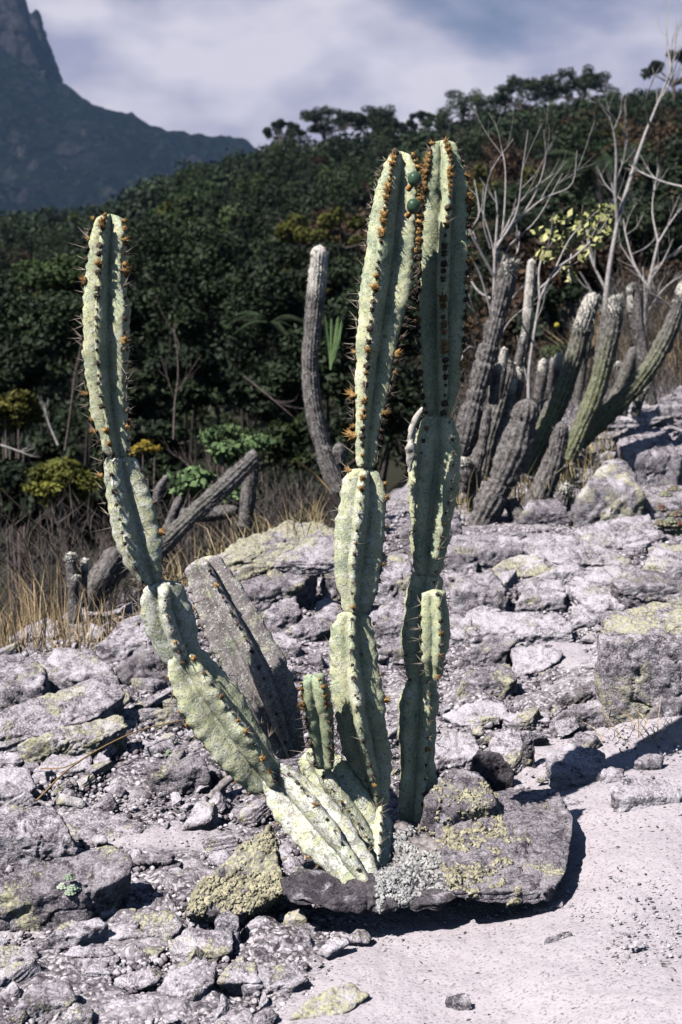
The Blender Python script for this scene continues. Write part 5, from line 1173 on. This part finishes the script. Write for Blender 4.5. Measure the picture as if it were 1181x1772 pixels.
bare('bare_shrub', 'leafless white-barked shrub fanning out right of the cactus tops', 8.6, [
    ([(850,700),(852,620),(855,540),(858,420)], 6, 4), ([(858,440),(862,370),(858,330)], 4, 1.5), ([(858,500),(880,430),(930,380),(975,300)], 3, 1), ([(856,560),(830,470),(800,430),(775,400)], 3, 1), ([(858,470),(872,390),(876,300),(868,250)], 3, 1), ([(853,620),(880,560),(925,520)], 2.5, 1), ([(857,480),(835,440),(815,400),(806,355)], 4, 2), ([(812,400),(830,370),(822,310)], 2.5, 1.2),
    ([(860,430),(895,370),(905,300),(915,225)], 4, 1.3), ([(860,425),(920,350),(945,280),(942,225)], 4, 1.3), ([(880,395),(940,345),(990,320),(1000,260)], 3, 1.2), ([(857,520),(830,505),(810,475),(790,440)], 4, 1.5),
    ([(857,560),(900,500),(935,470)], 3, 1.5), ([(855,600),(820,540),(795,520)], 3, 1.3), ([(850,430),(838,380),(850,300),(890,240)], 2.5, 1), ([(855,640),(815,600),(792,640)], 2.5, 1.2), ([(858,500),(895,440),(900,400)],2.5,1.2),
    ([(868,410),(905,345),(960,300)],2.5,1.0)], PBARK, 2, 2, spread=.3)
sh = bare('leafy_shrub', 'thin shrub with pale yellow-green leaves above the woolly cacti', 7.9, [
    ([(918,760),(916,660),(922,600),(935,520)], 5, 4), ([(935,520),(960,470),(1000,440),(1040,400),(1060,365)], 4, 1.5), ([(935,520),(935,460),(955,420),(965,385)], 3, 1.2), ([(960,470),(990,410),(1035,365)], 3, 1.2),
    ([(922,590),(905,560),(893,530)], 2.5, 1.2), ([(935,500),(975,460),(1010,390)], 3, 1.2), ([(990,440),(985,470),(988,485)],2,1)], PBARK, 1, 2)
rdl = np.random.RandomState(4); cl = [(P(a, b, 7.9 + rdl.uniform(-.15, .15)), np.array([r_, r_, r_ * .8]) / 2461 * 7.9) for a, b, r_ in [(1045,370,22),(1020,385,24),(1000,372,16),(965,385,16),(950,410,18),(940,440,16),(990,410,20),(1030,420,16),(1010,440,14),(985,470,18),(990,480,10),(1052,395,14),(935,400,10),(970,430,18)]]
V, F, tn = leaf_cloud(280, cl, .028, rdl, .2, .65); obj('foliage', V, F, LM['pale'], sh, smooth=False, attrs={'v': tn})
bare('bare_tree', 'tall pale leafless tree rising at the right into the sky', 12.5, [
    ([(1050,640),(1047,560),(1055,470),(1070,385)], 9, 6), ([(1070,385),(1066,330),(1068,270),(1060,215),(1035,175)], 5, 1.5), ([(1070,385),(1095,300),(1115,240),(1135,190),(1165,110),(1172,40)], 6, 1.5), ([(1100,290),(1085,240),(1060,200),(1020,160)], 3, 1),
    ([(1125,215),(1120,170),(1140,120)], 2.5, .9), ([(1140,180),(1165,130),(1181,80)], 2.5, .9), ([(1162,115),(1155,60),(1160,0)], 2, .8), ([(1068,290),(1090,340),(1100,355)], 2.5, 1), ([(1080,350),(1050,320),(1040,300)], 2, .8)], PBARK, 2, 3, 'tree', .5)
bare('bare_tree', 'tangled grey leafless tree at the right edge', 11.5, [
    ([(1120,620),(1118,560),(1125,490),(1140,420)], 6, 4), ([(1125,500),(1100,460),(1085,410),(1080,380)], 3.5, 1.2), ([(1140,420),(1165,380),(1190,350)], 3, 1.2), ([(1130,470),(1165,440),(1195,415)], 3, 1.2), ([(1190,325),(1150,315),(1115,300),(1090,285)], 3, 1),
    ([(1122,540),(1150,500),(1190,470)], 3, 1.2), ([(1118,580),(1085,530),(1062,500)], 3, 1.2), ([(1140,420),(1130,360),(1140,290)],2.5,1), ([(1190,560),(1150,520),(1110,500)],2.5,1)], PBARK, 2, 3, 'tree', .5)
for i, (pts, lb) in enumerate([([(112,780),(122,710),(130,640),(150,560)], 'thin bare grey sapling left of the left arm'), ([(300,760),(302,700),(308,640),(300,560)], 'thin bare sapling right of the left arm'), ([(420,650),(470,690),(505,720)], 'leaning dead branch in front of the dark thicket'),
        ([(100,770),(85,735),(75,700)], 'broken pale branch beside the yellow-green bush'), ([(0,770),(30,780),(55,790)], 'white dead twig at the left edge under the yellow bush')]):
    bare('bare_sapling', lb, 11.5, [(pts, 3, 1.2)], PBARK if i > 2 else DBARK, 2, 4, 'sapling')
bare('bare_shrub', 'purple-brown bare shrub behind the fresh green bush', 9.8, [([(370,880),(365,820),(350,760)], 3, 1), ([(370,880),(390,810),(420,760)], 3, 1), ([(372,870),(345,830),(310,790)], 3, 1), ([(370,860),(400,840),(450,790)], 3, 1)], DBARK, 2, 5)
bare('bare_shrub', 'dark twiggy bush among the rocks left of the dead stem', 6.0, [([(140,1040),(120,960),(60,900)], 2, .8), ([(140,1040),(170,960),(200,900)], 2, .8), ([(60,1000),(50,930),(90,880)], 2, .8)], DBARK, 2, 5)
# ------------------------------------------------------------ palms
def palm(label, px, py, Y, ln, nf, mk, trunk=True, name='palm_tree', ang=None, droop=1.0):
    c = P(px, py, Y); g = float(terr(c[0], Y)); root = empty(name, (c[0], Y, g), label, 'palm'); rd = np.random.RandomState(int(px))
    if trunk: mb = MB(); tube(mb, [[c[0], Y, g - .2], [c[0] + .1, Y, (g + c[2]) / 2], c], [.16, .12, .10], 8, 8); mb.build('trunk', BARK, root)
    for i in range(nf):
        a = (i / nf) * 6.283 + rd.uniform(-.2, .2); up = rd.uniform(.3, 1.5)
        d = np.array([math.cos(a), math.sin(a) * .8, 0]) if ang is None else np.array([math.cos(ang[i]), 0.1, 0]); 
        if ang is not None: up = math.sin(ang[i]) * 2
        L_ = ln * rd.uniform(.8, 1.1); ts = np.linspace(0, 1, 16); sp = c + np.outer(ts * L_ * (0.9 if ang is None else .5), d) + np.outer(L_ * (up * .55 * ts - droop * .62 * ts ** 2), [0, 0, 1]); mb = MB(); tube(mb, sp, np.linspace(.02, .006, 16) * Y / 30, 4, a=.8)
        for k in range(2, 16):
            for r2 in range(2):
                tt = sp[k] - sp[k - 1]; tt /= np.linalg.norm(tt)
                for s_ in (-1, 1):
                    sd = np.cross(tt, [0, 0, 1]) * s_; v = sd * .8 + tt * .7 + [0, 0, -.35]; v /= np.linalg.norm(v); l = L_ * .26 * math.sin(math.pi * (k / 16) ** .8) + .03 * L_
                    p = sp[k] - (sp[k] - sp[k - 1]) * .5 * r2; w = tt * L_ * .014
                    mb.add(np.array([p - w, p + w, p + v * l]), np.array([[0, 1, 2]]), rd.rand())
        mb.build('frond', LM[mk], root, origin=c, smooth=False)
palm('dark palm with arching fronds on the slope at right', 1035, 290, 34, 1.9, 14, 'dark', droop=1.2)
palm('palm half hidden in the thicket between the two arms', 468, 560, 16, .55, 10, 'dark', False)
palm('fresh green palm frond plant right of the thin grey cactus', 572, 640, 9.5, .42, 4, 'fresh', False, 'small_palm', ang=[1.2, 1.35, 1.55, 1.75], droop=.3)
# ------------------------------------------------------------ small succulents
SUCC = leaf_mat('succulent_leaves', (0.16, 0.07, 0.06), (0.34, 0.40, 0.28)); PSUC = leaf_mat('pale_succulent', (0.28, 0.36, 0.26), (0.50, 0.56, 0.44))
def succulent(label, px, py, n, rx, ry, mat, r, Y=None, name='succulent', group=None):
    c0 = hit(px, py) if Y is None else P(px, py, Y); root = empty(name, c0, label, 'succulent', group)
    for i in range(n):
        a, b = random.gauss(0, rx * .5), random.gauss(0, ry * .5); c = P(px + a, py + b - 6, c0[1] - .01 + random.uniform(-.02, .02)); mb = MB(); k = 8; tn = random.random()
        V, F = ico(1)
        for ring_, (q, tilt) in enumerate(((8, .9), (6, .5), (4, .25))):
            for j in range(q):
                th = j / q * 6.283 + ring_ * .4; d = np.array([math.cos(th), math.sin(th), 0]); cc = c + d * r * tilt * .8 + [0, 0, r * (.3 + .25 * ring_)]
                mb.add(cc + V * r * [.38, .38, .22], F, np.clip(tn + random.uniform(-.2, .2), 0, 1))
        mb.build('rosette', mat, root, origin=c0)
    return root
succulent('red and green rosette succulents clustered at the right edge', 1165, 915, 20, 30, 32, SUCC, .030, Y=6.2)
succulent('pale green succulent clump growing on the striped slab lower left', 118, 1548, 8, 22, 16, PSUC, .013, Y=2.95)
succulent('tiny green sprout on top of the dark block in the left gravel', 285, 1312, 3, 14, 5, PSUC, .010)
# dark litter on the sand
V = []; F = []; k = 0
for _ in range(900):
    px = random.uniform(520, 1200); py = random.uniform(1290, 1790); h = hit(px, py); l = random.uniform(.002, .008); a = random.random() * 6.28; w_ = l * random.uniform(.15, .5)
    d = np.array([math.cos(a), math.sin(a), .1]) * l; q = np.array([-math.sin(a), math.cos(a), 0]) * w_; c = np.array([h[0], h[1], float(terr(h[0], h[1])) + random.uniform(.004, .012)])
    V += [c - d, c + q + [0, 0, .001], c + d, c - q]; F += [[k, k + 1, k + 2], [k, k + 2, k + 3]]; k += 4
obj('litter', V, np.array(F), BARK, smooth=False, label='dark specks of dry plant litter scattered over the white sand', cat='litter', kind='stuff')
# ------------------------------------------------------------ haze over the whole place
m = bpy.data.materials.new('haze_air'); m.use_nodes = True; t = m.node_tree; t.nodes.clear()
pv = N(t, 'ShaderNodeVolumePrincipled'); pv.inputs['Color'].default_value = (0.36, 0.58, 1.0, 1); pv.inputs['Density'].default_value = 0.00012; pv.inputs['Anisotropy'].default_value = 0.0
L(t, pv.outputs[0], N(t, 'ShaderNodeOutputMaterial').inputs['Volume'])
bx = np.array([[a, b, c] for a in (-9600, 9600) for b in (-40, 2750) for c in (-12, 560.)])
obj('haze', bx, [[0, 1, 3, 2], [4, 6, 7, 5], [0, 4, 5, 1], [2, 3, 7, 6], [0, 2, 6, 4], [1, 5, 7, 3]], m, smooth=False, origin=(0, 0, 0), kind='stuff', label='thin bluish air haze that fades the far mountain', cat='haze')
